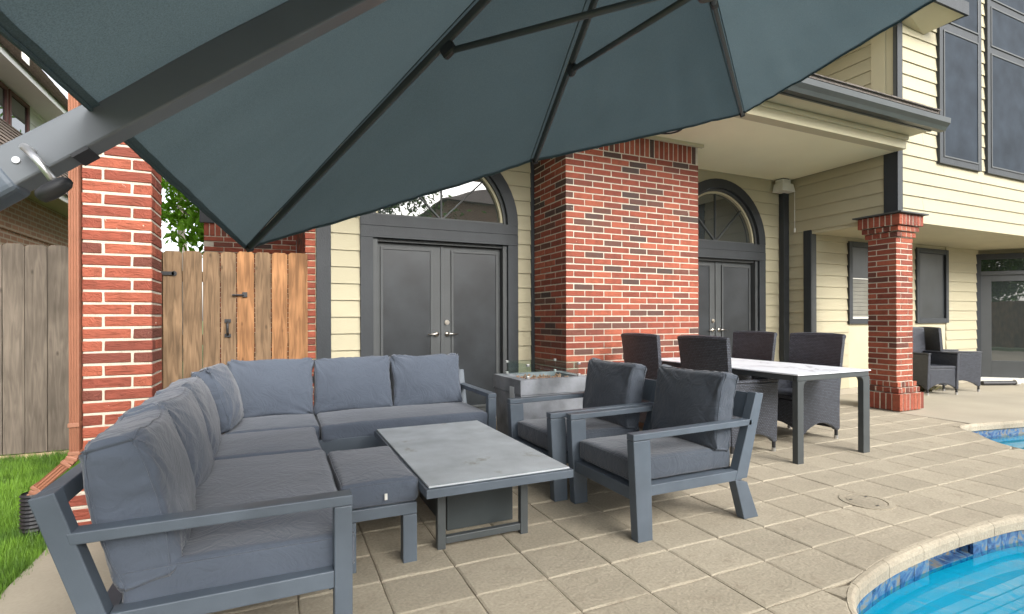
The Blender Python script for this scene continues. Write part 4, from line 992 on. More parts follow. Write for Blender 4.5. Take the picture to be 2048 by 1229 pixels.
# ------------------------------------------------------------------ cushions
def cushion_mesh(name, w, d, h, m, seed=0, puff=.02, rad=.022, wr=.006, n=30, pinch=0.0, belly=-.006):
    """boxed cushion w (x) d (y) h (z), centred; h is the thin direction. Puffed faces, crisp rims with piping, folds drawn in from the corners"""
    hw = (w / 2, d / 2, h / 2); r = min(rad, h * .45); idx = {}; vs = []; fs = []; off = Vector((seed * 7.3, seed * 3.1, seed * 1.7))
    def pos(a, b, c):
        p = Vector((a * hw[0], b * hw[1], c * hw[2]))
        q = Vector([max(-hw[i] + r, min(hw[i] - r, p[i])) for i in range(3)]); e = p - q
        if e.length > 1e-6: p = q + e.normalized() * r
        u, v = max(-1, min(1, p.x / hw[0])), max(-1, min(1, p.y / hw[1])); cu, cv = 1 - u * u, 1 - v * v
        p.z += c * puff * (max(cu, 0) ** .6) * (max(cv, 0) ** .6)
        p.z *= 1 - pinch * (abs(u * v)) ** 3
        p.x += u * belly * cv; p.y += v * belly * cu
        wob = noise.noise(Vector((p.x * 3, p.y * 3, 2)) + off); p.x += u * u * u * .006 * wob; p.y += v * v * v * .006 * noise.noise(Vector((p.x * 3, p.y * 3, 7)) + off)
        f = 0; x3 = Vector((p.x * 4, p.y * 4, p.z * 4)) + off
        f += noise.noise(x3) * .8 + noise.noise(x3 * 2.1) * .35
        for k, (cx_, cy_) in enumerate(((1, 1), (-1, 1), (-1, -1), (1, -1))):           # folds fanning from each corner
            dx, dy = (p.x - cx_ * hw[0]), (p.y - cy_ * hw[1]); dist = math.hypot(dx, dy); an = math.atan2(dy, dx)
            f += 1.1 * math.exp(-dist / .13) * min(1, dist / .02) * noise.noise(Vector((an * 5.5, dist * 4, k * 5.1)) + off) * 1.6
        ez = min(hw[0] - abs(p.x), hw[1] - abs(p.y))                                        # short puckers along the rims
        f += .55 * math.exp(-max(0, ez) / .035) * noise.noise(Vector((p.x * 30, p.y * 30, c)) + off)
        nrm = Vector((a if abs(a) > .97 else 0, b if abs(b) > .97 else 0, c if abs(c) > .97 else 0))
        if nrm.length > 0: p += nrm.normalized() * f * wr
        return p
    def vert(a, b, c):
        k = (round(a, 4), round(b, 4), round(c, 4))
        if k not in idx: idx[k] = len(vs); vs.append(tuple(pos(a, b, c)))
        return idx[k]
    nx_ = n; ny_ = max(12, int(n * d / w)) if d < w else min(54, int(n * d / w)); nz_ = 8
    def warp(t): return math.sin(t * PI / 2) * .6 + t * .4
    X_, Y_, Z_ = [[warp(-1 + 2 * i / k) for i in range(k + 1)] for k in (nx_, ny_, nz_)]
    for s in (-1, 1):
        for i in range(nx_):
            for j in range(ny_): fs.append((vert(X_[i], Y_[j], s), vert(X_[i + 1], Y_[j], s), vert(X_[i + 1], Y_[j + 1], s), vert(X_[i], Y_[j + 1], s)))
            for j in range(nz_): fs.append((vert(X_[i], s, Z_[j]), vert(X_[i + 1], s, Z_[j]), vert(X_[i + 1], s, Z_[j + 1]), vert(X_[i], s, Z_[j + 1])))
        for i in range(ny_):
            for j in range(nz_): fs.append((vert(s, Y_[i], Z_[j]), vert(s, Y_[i + 1], Z_[j]), vert(s, Y_[i + 1], Z_[j + 1]), vert(s, Y_[i], Z_[j + 1])))
    me = bpy.data.meshes.new(name); me.from_pydata(vs, [], fs)
    bm = bmesh.new(); bm.from_mesh(me); bmesh.ops.recalc_face_normals(bm, faces=bm.faces); bm.to_mesh(me); bm.free()
    for p in me.polygons: p.use_smooth = True
    me.materials.append(m)
    zc = 1 - .3 * r / hw[2]; sm = MB()
    for s in (-1, 1):
        ring = [(1 - .02, t) for t in Y_] + [(-t, 1 - .0) for t in X_] + [(-1, -t) for t in Y_] + [(t, -1) for t in X_]
        ring = [(1, t) for t in Y_[:-1]] + [(-t, 1) for t in X_[:-1]] + [(-1, -t) for t in Y_[:-1]] + [(t, -1) for t in X_]
        pts = [pos(a, b, s * zc) for a, b in ring]
        sm.tube([p * (1 + .0008 / max(.05, p.length)) for p in pts], .0026, 5, False)
    sme = sm.mesh('piping'); sme.materials.append(m)
    for p in sme.polygons: p.use_smooth = True
    return me, sme
def cushion(parent, name, w, d, h, mtx, m, local=False, **kw):
    """mtx places the cushion in world space"""
    me, sme = cushion_mesh(name, w, d, h, m, **kw); o = bpy.data.objects.new(name, me); C.objects.link(o); o.parent = parent
    base = Vector((0, 0, 0)) if local else root_loc(parent)
    o.matrix_local = Matrix.Translation(-base) @ mtx
    q = bpy.data.objects.new('piping', sme); C.objects.link(q); q.parent = o
    return o
def place(loc, rx=0, ry=0, rz=0): return Matrix.Translation(loc) @ Matrix.Rotation(rz, 4, 'Z') @ Matrix.Rotation(ry, 4, 'Y') @ Matrix.Rotation(rx, 4, 'X')

# ------------------------------------------------------------------ armchair (faces -x), built at its own origin: near side y=0, front x=0
def side_frame(par, y0, y1, L, top=.755, arm=.59, local=True, flip=1, front=0.0):
    """front leg, arm bar, kinked back post and lower rail of one side; x grows to the back"""
    mb = MB(); mb.prism([(.001, .553), (.115, .553), (.13, 0), (.03, 0)], 'y', y0, y1); mb.build('leg', m_frame, par, bev=.004, world=not local)
    mb = MB(); mb.prism([(.0, arm - .036), (.0, arm), (L - .10, arm + .012), (L - .10, arm - .024)], 'y', y0, y1)
    o = mb.build('arm_rest', m_frame, par, bev=.004, world=not local); o.location.z += .001
    mb = MB(); a = L - .24
    mb.prism([(a, .25), (a + .10, .225), (a + .195, 0), (a + .075, 0)], 'y', y0 + .001, y1 - .001); mb.build('leg', m_frame, par, bev=.004, world=not local)
    mb = MB(); mb.prism([(a + .002, .249), (a + .098, .251), (a + .24, top), (a + .175, top + .008)], 'y', y0, y1); mb.build('back_post', m_frame, par, bev=.004, world=not local)
    mb = MB(); mb.prism([(.11, .243), (.11, .303), (a + .06, .303), (a + .06, .243)], 'y', y0 + .003, y1 - .003); mb.build('side_rail', m_frame, par, bev=.004, world=not local)
def make_chair():
    T = thing('armchair', 'slate metal armchair with charcoal cushions, the nearer of two facing the coffee table', 'armchair', (1.745, 2.265, 0), 0, 'armchairs facing the coffee table')
    Wd, L = .715, .99
    side_frame(T, 0, .062, L); side_frame(T, Wd - .062, Wd, L)
    def lb2(nm, *b): mb = MB(); mb.box(*b); return mb.build(nm, m_frame, T, bev=.004, world=False)
    lb2('front_rail', .03, .095, .063, Wd - .063, .215, .285); lb2('seat_pan', .10, .76, .063, Wd - .063, .268, .292); lb2('back_rail', .765, .82, .063, Wd - .063, .235, .30)
    mb = MB(); mb.prism([(.885, .60), (.94, .59), (.985, .748), (.93, .756)], 'y', .063, Wd - .063); mb.build('back_panel', m_frame, T, bev=.003, world=False)
    cushion(T, 'seat_cushion', .745, .575, .125, place((.425, Wd / 2, .364)), m_cushd, local=True, seed=1, puff=.014, rad=.028, wr=.005)
    cushion(T, 'back_cushion', .47, .60, .13, place((.745, Wd / 2, .645), 0, math.radians(-81), 0), m_cushd, local=True, seed=2, puff=.03, rad=.022, wr=.012, pinch=.18, n=36)
    return T
ch1 = make_chair()
ch2 = copy_tree(ch1); ch2.location = (1.645, 3.01, 0); ch2['label'] = 'slate metal armchair with charcoal cushions standing between fire table and nearer armchair'

# ------------------------------------------------------------------ sectional sofa
sl_t = thing('sofa', 'long slate sofa on the left with its arm towards the viewer', 'sofa', (-.2, 3, 0), group='sectional sofa pieces')
def side_frame_w(par, y0, y1, x_front, sgn=-1):
    mb = MB(); X = lambda t: x_front - t
    mb.prism([(X(.001), .565), (X(.062), .565), (X(.062), 0), (X(.001), 0)], 'y', y0, y1); mb.build('leg', m_frame, par, bev=.004)
    mb = MB(); mb.prism([(X(.0), .566), (X(0), .602), (X(.80), .602), (X(.79), .566)], 'y', y0 - .001, y1 + .001); mb.build('arm_rest', m_frame, par, bev=.004)
    mb = MB(); mb.prism([(X(.825), .725), (X(.885), .712), (X(.755), .30), (X(.69), .305)], 'y', y0, y1); mb.build('back_post', m_frame, par, bev=.004)
    mb = MB(); mb.prism([(X(.69), .304), (X(.755), .299), (X(.86), 0), (X(.78), 0)], 'y', y0 + .001, y1 - .001); mb.build('leg', m_frame, par, bev=.004)
    mb = MB(); mb.prism([(X(.062), .285), (X(.062), .345), (X(.70), .345), (X(.70), .285)], 'y', y0 + .003, y1 - .003); mb.build('side_rail', m_frame, par, bev=.004)
side_frame_w(sl_t, 1.89, 1.955, .24)
tb('front_rail', sl_t, .165, .235, 1.956, 3.95, .25, .315, m=m_frame); tb('seat_pan', sl_t, -.46, .16, 1.956, 3.95, .29, .315, m=m_frame)
mb = MB(); mb.prism([(-.585, .725), (-.645, .712), (-.635, .66), (-.575, .67)], 'y', 1.956, 4.80); mb.build('back_rail', m_frame, sl_t, bev=.004)
for y in (2.55, 3.15, 3.75, 4.4):
    mb = MB(); mb.prism([(-.585, .70), (-.63, .70), (-.51, .30), (-.46, .30)], 'y', y, y + .05); mb.build('back_slat', m_frame, sl_t, bev=.003)
tb('back_rail', sl_t, -.52, -.46, 1.956, 3.95, .245, .315, m=m_frame)
tb('leg', sl_t, .17, .235, 3.88, 3.945, 0, .25, m=m_frame); tb('leg', sl_t, -.52, -.46, 3.88, 3.945, 0, .245, m=m_frame)
cushion(sl_t, 'seat_cushion', .70, 1.33, .13, place((-.095, 2.605, .385)), m_cush, seed=3, puff=.012, rad=.026, wr=.005, n=30)
cushion(sl_t, 'seat_cushion', .70, .70, .13, place((-.105, 3.635, .383)), m_cush, seed=4, puff=.012, rad=.026, wr=.005)
for k, (y, rz, lean, dx) in enumerate(((2.26, .06, 77, 0), (2.92, -.03, 76, -.02), (3.55, .02, 76, -.03))):
    cushion(sl_t, 'back_cushion', .46, .645, .17, place((-.440 + dx, y, .622), 0, math.radians(lean), rz), m_cush, seed=5 + k, puff=.048, rad=.026, wr=.017, pinch=.28, n=40)
cushion(sl_t, 'back_cushion', .46, .46, .14, place((-.385, 4.25, .66), 0, math.radians(72), -.12), m_cush, seed=9, puff=.05, rad=.024, wr=.020, pinch=.35, n=36)
sb_t = thing('sofa', 'slate sofa with its back to the gate and patio door', 'sofa', (.6, 4.4, 0), group='sectional sofa pieces')
tb('seat_pan', sb_t, -.5, 1.58, 4.04, 4.72, .285, .31, m=m_frame)
tb('front_rail', sb_t, .26, 1.585, 3.97, 4.04, .235, .345, m=m_frame)
tb('leg', sb_t, .262, .33, 3.975, 4.03, 0, .235, m=m_frame)
mb = MB(); mb.prism([(3.966, .565), (4.03, .565), (4.03, 0), (3.966, 0)], 'x', 1.585, 1.655); mb.build('leg', m_frame, sb_t, bev=.004)
mb = MB(); mb.prism([(3.965, .566), (3.965, .602), (4.78, .602), (4.77, .566)], 'x', 1.584, 1.656); mb.build('arm_rest', m_frame, sb_t, bev=.004)
mb = MB(); mb.prism([(4.79, .73), (4.85, .715), (4.73, .30), (4.665, .305)], 'x', 1.585, 1.655); mb.build('back_post', m_frame, sb_t, bev=.004)
mb = MB(); mb.prism([(4.665, .304), (4.73, .299), (4.83, 0), (4.75, 0)], 'x', 1.586, 1.654); mb.build('leg', m_frame, sb_t, bev=.004)
mb = MB(); mb.prism([(4.03, .285), (4.03, .345), (4.68, .345), (4.68, .285)], 'x', 1.588, 1.652); mb.build('side_rail', m_frame, sb_t, bev=.004)
mb = MB(); mb.prism([(4.79, .73), (4.85, .715), (4.84, .66), (4.78, .67)], 'x', -.6, 1.584); mb.build('back_rail', m_frame, sb_t, bev=.004)
tb('back_rail', sb_t, -.5, 1.584, 4.69, 4.74, .24, .30, m=m_frame); tb('leg', sb_t, -.5, -.44, 4.69, 4.74, 0, .24, m=m_frame)
cushion(sb_t, 'seat_cushion', .62, .68, .13, place((-.03, 4.345, .38)), m_cush, seed=11, puff=.012, rad=.026, wr=.005)
cushion(sb_t, 'seat_cushion', 1.30, .72, .13, place((.935, 4.325, .385)), m_cush, seed=12, puff=.014, rad=.026, wr=.007, n=30)
for k, (x, w) in enumerate(((-.04, .63), (.595, .645), (1.245, .63))):
    cushion(sb_t, 'back_cushion', w, .47, .16, place((x, 4.66, .65), math.radians(75), 0, 0), m_cush, seed=13 + k, puff=.045, rad=.024, wr=.016, pinch=.3, n=42)

# ottoman
ot = thing('ottoman', 'square slate footstool tucked between the left sofa and coffee table', 'ottoman', (.45, 2.95, 0))
OX0, OX1, OY0, OY1 = .272, .638, 2.57, 3.30
for x in (OX0, OX1 - .07):
    for y in (OY0, OY1 - .065): tb('leg', ot, x, x + .07, y, y + .065, 0, .24, m=m_frame)
mb = MB(); mb.box(OX0, OX1, OY0, OY0 + .065, .242, .30); mb.box(OX0, OX1, OY1 - .065, OY1, .242, .30); mb.box(OX0, OX0 + .07, OY0 + .066, OY1 - .066, .242, .30); mb.box(OX1 - .07, OX1, OY0 + .066, OY1 - .066, .242, .30); mb.build('frame', m_frame, ot, bev=.004)
cushion(ot, 'seat_cushion', OX1 - OX0 + .01, OY1 - OY0, .12, place(((OX0 + OX1) / 2, (OY0 + OY1) / 2, .362)), m_cush, seed=20, puff=.014, rad=.026, wr=.004)
mb = MB(); mb.box(.475, .488, OY0 - .013, OY0 - .009, .335, .365); mb.build('care_tag', m_white, ot)

# coffee table
ct = thing('coffee_table', 'low slate coffee table with a stained grey glass top', 'coffee table', (1.06, 3.15, 0))
def top_mat():
    m = mat('speckled_table_glass', (.40, .43, .45), .5, .16, 5, .12, 260, spec=.5, fine=.18, det=8, bdist=.001)
    t = m.node_tree; L = t.links.new; b = t.nodes['Principled BSDF']; src = b.inputs['Base Color'].links[0].from_socket
    ge = nd(t, 'ShaderNodeNewGeometry'); n = nd(t, 'ShaderNodeTexNoise'); n.inputs['Scale'].default_value = 4.5; n.inputs['Detail'].default_value = 7; n.inputs['Roughness'].default_value = .7; L(ge.outputs['Position'], n.inputs[0])
    mr = nd(t, 'ShaderNodeMapRange'); mr.inputs['From Min'].default_value = .60; mr.inputs['From Max'].default_value = .70; mr.inputs['To Max'].default_value = .75; L(n.outputs[0], mr.inputs[0])
    mx = nd(t, 'ShaderNodeMix', data_type='RGBA'); L(mr.outputs[0], mx.inputs['Factor']); L(src, mx.inputs['A']); mx.inputs['B'].default_value = (.20, .185, .14, 1); L(mx.outputs['Result'], b.inputs['Base Color']); return m
tb('top_glass', ct, .665, 1.455, 2.445, 3.885, .398, .408, m=top_mat(), bev=.003)
mb = MB()
for bx in ((.65, 1.47, 2.43, 2.47), (.65, 1.47, 3.86, 3.90), (.65, .69, 2.471, 3.859), (1.43, 1.47, 2.471, 3.859)): mb.box(*bx, .352, .396)
mb.box(.691, 1.429, 2.471, 3.859, .372, .392); mb.build('top_frame', m_frame, ct, bev=.003)
for y in (2.64, 3.64):
    for x in (.765, 1.25): tb('leg', ct, x, x + .045, y, y + .04, 0, .352, m=m_dframe)
    tb('foot_bar', ct, .811, 1.249, y + .002, y + .038, .025, .062, m=m_dframe)
tb('base_box', ct, .885, 1.30, 2.86, 3.50, .0, .35, m=mat('dark_slate_panel', (.05, .06, .062), .5, .2, 3, spec=.4), bev=.004)

# fire table
fp = thing('fire_table', 'grey concrete fire pit table with a glass wind guard beside the chimney', 'fire table', (2.38, 4.54, 0))
m_conc = mat('grey_concrete', (.155, .165, .18), .7, .35, 4, .2, 40, spec=.35, det=8, col2=(.25, .265, .29))
FX0, FX1, FY0, FY1, FZ = 2.0, 2.765, 4.22, 4.86, .66
mb = MB(); mb.add([(FX0 + .03, FY0 + .03, 0), (FX1 - .03, FY0 + .03, 0), (FX1 - .03, FY1 - .03, 0), (FX0 + .03, FY1 - .03, 0), (FX0 + .004, FY0 + .004, .52), (FX1 - .004, FY0 + .004, .52), (FX1 - .004, FY1 - .004, .52), (FX0 + .004, FY1 - .004, .52)],
    [(0, 3, 2, 1), (4, 5, 6, 7), (0, 1, 5, 4), (1, 2, 6, 5), (2, 3, 7, 6), (3, 0, 4, 7)]); mb.build('body', m_conc, fp, bev=.004)
mb = MB(); r_ = .09
for bx in ((FX0, FX1, FY0, FY0 + r_), (FX0, FX1, FY1 - r_, FY1), (FX0, FX0 + r_, FY0 + r_, FY1 - r_), (FX1 - r_, FX1, FY0 + r_, FY1 - r_)): mb.box(*bx, .525, FZ)
mb.box(FX0 + r_, FX1 - r_, FY0 + r_, FY1 - r_, .525, FZ - .05); mb.build('top_ring', m_conc, fp)
tb('handle_slot', fp, FX0 - .003, FX0 + .03, 4.36, 4.46, .445, .585, m=mat('pale_slot', (.5, .52, .53), .5))
rr_ = random.Random(8); mb = MB()
for k in range(90):
    c = Vector((rr_.uniform(FX0 + .13, FX1 - .13), rr_.uniform(FY0 + .13, FY1 - .13), FZ - .04 + rr_.uniform(0, .03))); s = rr_.uniform(.012, .028)
    vs = [c + Vector((rr_.uniform(.6, 1) * a, rr_.uniform(.6, 1) * b, rr_.uniform(.5, .9) * d)) * s for a, b, d in ((1, 0, 0), (-1, 0, 0), (0, 1, 0), (0, -1, 0), (0, 0, 1), (0, 0, -1))]
    mb.add(vs, [(0, 2, 4), (2, 1, 4), (1, 3, 4), (3, 0, 4), (2, 0, 5), (1, 2, 5), (3, 1, 5), (0, 3, 5)])
tag(mb.build('lava_rock', mat('brown_lava_rock', (.22, .13, .085), .9, .4, 30), fp), kind='stuff')
gx0, gx1, gy0, gy1 = FX0 + .12, FX1 - .09, FY0 + .10, FY1 - .06; gz0, gz1 = FZ + .012, FZ + .135
for bx in ((gx0, gx1, gy0, gy0 + .006), (gx0, gx1, gy1 - .006, gy1), (gx0, gx0 + .006, gy0 + .008, gy1 - .008), (gx1 - .006, gx1, gy0 + .008, gy1 - .008)): tb('glass_panel', fp, *bx, gz0, gz1, m=m_clear, bev=0)
for x in (gx0, gx1):
    for y in (gy0, gy1):
        for z in (FZ + .001, gz1 - .022): tb('clip', fp, x - .012, x + .014, y - .012, y + .014, z, z + .022, m=m_steel, bev=.002)

# dining table
dt = thing('dining_table', 'long dining table with white marble top and charcoal legs', 'dining table', (4.4, 3.86, 0))
def marble():
    m = bpy.data.materials.new('white_marble'); m.use_nodes = True; t = m.node_tree; L = t.links.new; b = t.nodes['Principled BSDF']
    ge = nd(t, 'ShaderNodeNewGeometry'); n = nd(t, 'ShaderNodeTexNoise'); n.inputs['Scale'].default_value = 1.8; n.inputs['Detail'].default_value = 7; n.inputs['Distortion'].default_value = 1.2; L(ge.outputs['Position'], n.inputs[0])
    rp = nd(t, 'ShaderNodeValToRGB'); cr = rp.color_ramp; cr.elements.new(.5)
    for e, (p, c) in zip(cr.elements, [(.475, (.72, .74, .78)), (.50, (.46, .46, .49)), (.525, (.76, .78, .82))]): e.position = p; e.color = (*c, 1)
    L(n.outputs[0], rp.inputs[0]); L(rp.outputs[0], b.inputs['Base Color']); b.inputs['Roughness'].default_value = .3; return m
TX0_, TX1_, TY0_, TY1_ = 3.93, 4.90, 2.92, 4.82
tb('table_top', dt, TX0_, TX1_, TY0_, TY1_, .738, .75, m=marble(), bev=.002)
mb = MB()
for bx in ((TX0_ + .01, TX1_ - .01, TY0_ + .012, TY0_ + .05), (TX0_ + .01, TX1_ - .01, TY1_ - .05, TY1_ - .012), (TX0_ + .01, TX0_ + .05, TY0_ + .051, TY1_ - .051), (TX1_ - .05, TX1_ - .01, TY0_ + .051, TY1_ - .051)): mb.box(*bx, .69, .737)
mb.build('apron', m_dframe, dt, bev=.006)
for sx in (0, 1):
    for sy in (0, 1):
        x0 = TX0_ + .006 if sx == 0 else TX1_ - .096; y0 = TY0_ + .008 if sy == 0 else TY1_ - .058
        a, b = (x0, x0 + .09) if sx else (x0, x0 + .072)
        xi = b if sx == 0 else a; s = 1 if sx == 0 else -1
        arc = [(xi + s * .055 * (1 - math.cos(t * PI / 12)), .635 + .055 * math.sin(t * PI / 12)) for t in range(7)]
        poly = [((a if sx == 0 else b), 0), (xi, 0)] + arc + [((a if sx == 0 else b), .69)]
        mb = MB(); mb.prism(poly, 'y', y0, y0 + .05); mb.build('leg', m_dframe, dt, bev=.008, seg=3)

# ------------------------------------------------------------------ wicker chairs: origin at centre of base, facing +x
def wicker(name, label, cat, group):
    T = thing(name, label, cat, (0, 0, 0), 0, group); hw, x0, x1 = .285, -.28, .28; M_ = m_weave
    def lbw(nm, mb, m=M_, bev=.012): return mb.build(nm, m, T, bev=bev, seg=2, world=False)
    n = 10
    for s in (-1, 1):
        ya, yb = sorted((s * hw, s * (hw - .045)))
        arc = [(x1 - .045 - (x1 - x0 - .09) * k / n, .105 + .075 * math.sin(PI * k / n)) for k in range(n + 1)]
        poly = [(x1, .09), (x1 - .045, .09)] + arc[1:-1] + [(x0 + .045, .09), (x0, .09), (x0 - .02, .64), (x1 + .02, .635)]
        mb = MB(); mb.prism(poly, 'y', ya, yb); lbw('side_panel', mb, bev=.01)
        mb = MB(); mb.prism([(x0 - .03, .641), (x1 + .025, .636), (x1 + .03, .662), (x0 - .03, .667)], 'y', ya - .006, yb + .006); lbw('arm', mb, bev=.012)
    arc = [(-hw + .05 + (2 * hw - .1) * k / n, .105 + .075 * math.sin(PI * k / n)) for k in range(n + 1)]
    mb = MB(); mb.prism(arc + [(hw - .05, .41), (-hw + .05, .41)], 'x', x1 - .045, x1 - .005); lbw('front_panel', mb)
    mb = MB(); mb.box(x0 + .03, x1 - .002, -hw + .048, hw - .048, .411, .455); lbw('seat', mb)
    # tall back: flares to the top, leans back, gently curved
    vs = []; fs = []; K, J = 12, 10
    for side in (0, 1):
        for j in range(J + 1):
            t = j / J; z = .10 + .925 * t; w = hw - .012 + (.035 * max(0, t - .3))
            lean = x0 + .02 - .10 * max(0, t - .35) ** 1.3
            for k in range(K + 1):
                q = -1 + 2 * k / K; x = lean - .03 * (1 - q * q) * t + (.0 if side == 0 else -.042); vs.append((x, q * w, z + (.012 * (1 - q * q) if j == J else 0)))
    N = (K + 1) * (J + 1)
    for j in range(J):
        for k in range(K):
            a = j * (K + 1) + k; fs += [(a, a + 1, a + K + 2, a + K + 1), (N + a, N + a + K + 1, N + a + K + 2, N + a + 1)]
    for j in range(J): a = j * (K + 1); fs += [(a, a + K + 1, N + a + K + 1, N + a), (a + K, N + a + K, N + a + 2 * K + 1, a + 2 * K + 1)]
    for k in range(K): a = J * (K + 1) + k; fs += [(a, a + 1, N + a + 1, N + a), (k, N + k, N + k + 1, k + 1)]
    mb = MB().add(vs, fs); o = mb.build('backrest', M_, T, world=False)
    mb = MB(); tp = [((vs[J * (K + 1) + k][0] - .021), vs[J * (K + 1) + k][1], vs[J * (K + 1) + k][2] + .002) for k in range(K + 1)]; mb.tube(tp, .026, 8); mb.build('top_roll', M_, T, world=False)
    for x in (x0 + .02, x1 - .02):
        for y in (-hw + .022, hw - .022):
            mb = MB(); mb.tube([(x, y, .03), (x, y, .13)], .016, 10); lg = mb.build('leg', m_black, T, world=False)
            mb = MB(); mb.tube([(x, y, 0), (x, y, .034)], .0185, 12); mb.build('foot_cap', m_steel, lg, world=False)
    return T
spots = [((3.88, 3.585, 0), 0, 'charcoal wicker dining chair seen from behind, nearer of two left of the marble table'),
         ((3.86, 4.46, 0), 0, 'charcoal wicker dining chair seen from behind, closest to the chimney'),
         ((4.90, 4.47, 0), PI, 'charcoal wicker dining chair in front of the far arched door'),
         ((4.88, 3.665, 0), PI, 'charcoal wicker dining chair at the near right side of the marble table')]
proto = wicker('dining_chair', spots[0][2], 'chair', 'wicker chairs round the dining table')
for k, (l, rz, lab) in enumerate(spots):
    o = proto if k == 0 else copy_tree(proto); o.location = l; o.rotation_euler.z = rz; o['label'] = lab
for k, (l, rz, lab) in enumerate([((9.60, 4.86, 0), -PI / 2 - .28, 'charcoal wicker armchair right behind the brick column, facing the pool'), ((10.42, 4.93, 0), -.55, 'charcoal wicker armchair turned towards the glazed door')]):
    o = copy_tree(proto); o.name = 'wicker_armchair'; o.location = l; o.rotation_euler.z = rz; o['label'] = lab; o['category'] = 'armchair'; o['group'] = 'wicker armchairs under the windows'

# leaf litter and mat by the windows
lp = MB(); rl = random.Random(4)
for k in range(160):
    c = Vector((rl.gauss(9.75, .16), rl.gauss(5.05, .08), rl.uniform(.005, .06))); n_ = Vector((rl.gauss(0, 1), rl.gauss(0, 1), 1)).normalized(); u = n_.orthogonal(); w = n_.cross(u); l = rl.uniform(.02, .045)
    lp.add([c - u * l, c + w * l * .5, c + u * l, c - w * l * .5], [(0, 1, 2, 3)])
tag(lp.build('leaf_litter', mat('dry_leaves', (.12, .11, .045), .8, .5, 9)), 'pile of fallen leaves under the wicker armchair', 'leaves', kind='stuff')
o = thing('door_mat', 'black rubber mat rolled at the glazed door step', 'mat', (11.7, 5.0, 0))
mb = MB(); mb.tube([(11.5, 4.95, .04), (12.05, 4.72, .04)], .04, 12); mb.build('roll', m_black, o); mb = MB(); mb.tube([(12.06, 4.715, .05), (12.12, 4.69, .05)], .05, 12); mb.build('end_cap', m_white, o)

# ------------------------------------------------------------------ cantilever umbrella
V = {'V1': (-.134, 2.687, 1.552), 'V3': (2.710, 2.400, 2.530), 'V0': (-.471, -.276, 1.657), 'V4': (2.366, -.567, 2.636), 'V2': (1.282, 2.533, 2.092), 'T': (.943, 1.096, 2.611), 'L': (1.10, 1.063, 2.148)}
V = {k: Vector(v) for k, v in V.items()}
mid = lambda a, b: (V[a] + V[b]) / 2
axis = (V['T'] - V['L']).normalized()
um = thing('patio_umbrella', 'large charcoal cantilever parasol tilted over the seating', 'umbrella', (-.62, 1.23, 0))
rim = [V['V1'], V['V2'], V['V3'], mid('V3', 'V4') + axis * .03, V['V4'], mid('V4', 'V0') + axis * .03, V['V0'], mid('V0', 'V1') + axis * .0]
apex = V['T']
mb = MB(); n = 30
for k in range(8):
    a, b = rim[k], rim[(k + 1) % 8]; idx = {}; vs = []; fs = []
    for i in range(n + 1):
        for j in range(i + 1):
            t = i / n; s = j / i if i else 0; p = apex + ((a + (b - a) * s) - apex) * t
            sag = 4 * s * (1 - s) * t
            p = p - axis * (.034 * sag * (1 - .75 * t * t)) - ((a + b) / 2 - apex).normalized() * (.022 * 4 * s * (1 - s) * max(0, t - .8) * 5 * .1)
            p = p + axis * (.0035 * noise.noise(Vector((p.x * 5, p.y * 5, k))) * t + .009 * noise.noise(Vector((s * 22, t * 2.2, k * 3.3))) * (.35 + 1.3 * abs(s - .5)) * min(1, 8 * s * (1 - s)) * t)
            idx[(i, j)] = len(vs); vs.append(p)
    for i in range(n):
        for j in range(i + 1):
            fs.append((idx[(i, j)], idx[(i + 1, j)], idx[(i + 1, j + 1)]))
            if j < i: fs.append((idx[(i, j)], idx[(i + 1, j + 1)], idx[(i, j + 1)]))
    m1 = MB().add(vs, fs); m1.build('canopy_panel', m_canopy, um, smooth=True)
    e = [vs[idx[(n, j)]] - axis * .004 for j in range(n + 1)]
    e2 = [q + (apex - q).normalized() * .018 - axis * .001 for q in e]
    h = MB(); h.tube(e, .0045, 6); h.add(e + e2, [(i, i + 1, n + 2 + i, n + 1 + i) for i in range(n)]); h.build('hem', m_canopy, um)
    for sd in (0, n):                                        # stitched seam tape either side of the rib
        st = [vs[idx[(i, 0 if sd == 0 else i)]] + ((vs[idx[(i, i if sd == 0 else 0)]] - vs[idx[(i, 0 if sd == 0 else i)]]).normalized() * .022 if i else Vector((0, 0, 0))) - axis * .0035 for i in range(2, n + 1)]
        h = MB(); h.tube(st, .0022, 5); h.build('seam', m_canopy, um)
    # rib just under the seam
    p0, p1 = apex - axis * .03, a - axis * .016 + (apex - a) * .012; h = MB(); h.bar(p0, p1, .018, .026, axis); rb = h.build('rib', m_dframe, um, bev=.005)
    h = MB(); h.bar(p1 + (p0 - p1) * .004, p1 + (p1 - p0).normalized() * .014, .03, .03, axis); h.build('rib_pocket', m_black, um, bev=.004)
    fr = .40 if k in (0, 2, 4, 6) else .36
    jn = apex - axis * .045 + (a - axis * .03 - apex) * (.39 if k % 2 == 0 else .50)
    if k == 1: jn = (apex - axis * .032) + ((a - axis * .016) - (apex - axis * .032)) * .56 - axis * .02
    if k != 7 and k != 3:
        h = MB(); h.tube([V['L'] + (jn - V['L']).normalized() * .05, jn], .011, 10); h.build('strut', m_dframe, um, smooth=True)
        h = MB(); d = (a - apex).normalized(); h.bar(jn - d * .028 + axis * .004, jn + d * .028 + axis * .004, .03, .042, axis); h.build('strut_bracket', m_black, um, bev=.01)
h = MB(); h.tube([V['T'] - axis * .02, V['L'] + axis * .05], .02, 14); h.build('centre_pole', m_dframe, um)
h = MB(); h.tube([V['L'] - axis * .03, V['L'] + axis * .045], .055, 18); h.build('lower_hub', m_black, um, bev=.006)
h = MB(); h.tube([V['T'] - axis * .05, V['T'] + axis * .06], .06, 18); h.build('upper_hub', m_black, um, bev=.006)
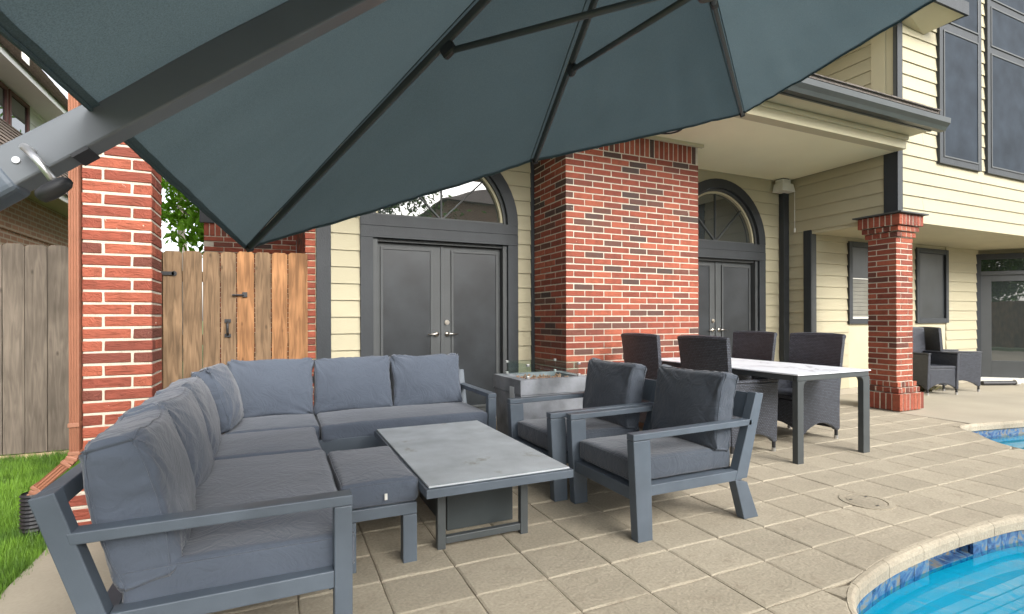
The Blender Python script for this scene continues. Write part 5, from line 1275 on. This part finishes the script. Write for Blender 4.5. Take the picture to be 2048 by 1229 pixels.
# arm: from the top hub down along the low edge to the mast
def unproj(px, py, d): q = fw * d + rt * ((px - 1024) / F_PX * d); return Vector((q.x, q.y, H_CAM + (HY - py) / F_PX * d))
A1 = unproj(205, 247, .955); A2 = V['T'] - axis * .075
ad = (A1 - A2).normalized(); A3 = A1 + ad * .27
m_arm = mat('grey_umbrella_metal', (.12, .132, .145), .38, .08, 6, .08, 300, spec=.5, bdist=.001)
h = MB(); h.bar(A2, A3, .048, .068, axis); h.build('arm', m_arm, um, bev=.004)
E1 = A1 + ad * .165
h = MB(); h.bar(E1, A3 + ad * .06, .056, .080, axis); h.build('pivot_housing', m_frame, um, bev=.012, seg=3)
side = ad.cross(axis).normalized()
if side.y > 0: side = -side
dn = -axis
K1 = A1 + ad * .115
h = MB(); h.tube([K1 + side * .02, K1 + side * .05], .007, 10); h.tube([K1 + side * .047, K1 + side * .052 + dn * .03 - ad * .012, K1 + side * .055 + dn * .085 - ad * .028], .0065, 10); h.build('crank_handle', m_steel, um, smooth=True)
G = K1 + side * .056 + dn * .088 - ad * .028
h = MB(); h.tube([G + ad * .035 , G + ad * .03, G + ad * .015, G, G - ad * .015, G - ad * .022], [.006, .012, .0145, .014, .011, .005], 12); h.build('crank_knob', m_black, um, smooth=True)
h = MB(); R1 = A1 + ad * .142; h.tube([R1 + side * .0235 + axis * .0, R1 + side * .027], .006, 12); h.build('rivet', m_steel, um)
B1 = A1 + ad * .03 ; h = MB(); h.bar(B1 + dn * .0365, B1 + ad * .03 + dn * .0365, .05, .006, axis); h.build('arm_stop', m_black, um)
MX, MY = A3.x - .06, A3.y
h = MB(); h.tube([(MX, MY, .03), (MX, MY, A3.z + .12)], .038, 18); h.build('mast', m_arm, um, smooth=True)
h = MB(); h.box(MX - .5, MX + .5, MY - .035, MY + .035, .003, .05); h.box(MX - .035, MX + .035, MY - .5, MY - .036, .003, .05); h.box(MX - .035, MX + .035, MY + .036, MY + .5, .003, .05); h.build('cross_base', m_arm, um, bev=.004)
h = MB(); h.tube([(MX, MY, .05), (MX, MY, .22)], .06, 16); h.build('base_collar', m_arm, um)
um.location = (MX, MY, 0)
for o in um.children: o.location = -um.location
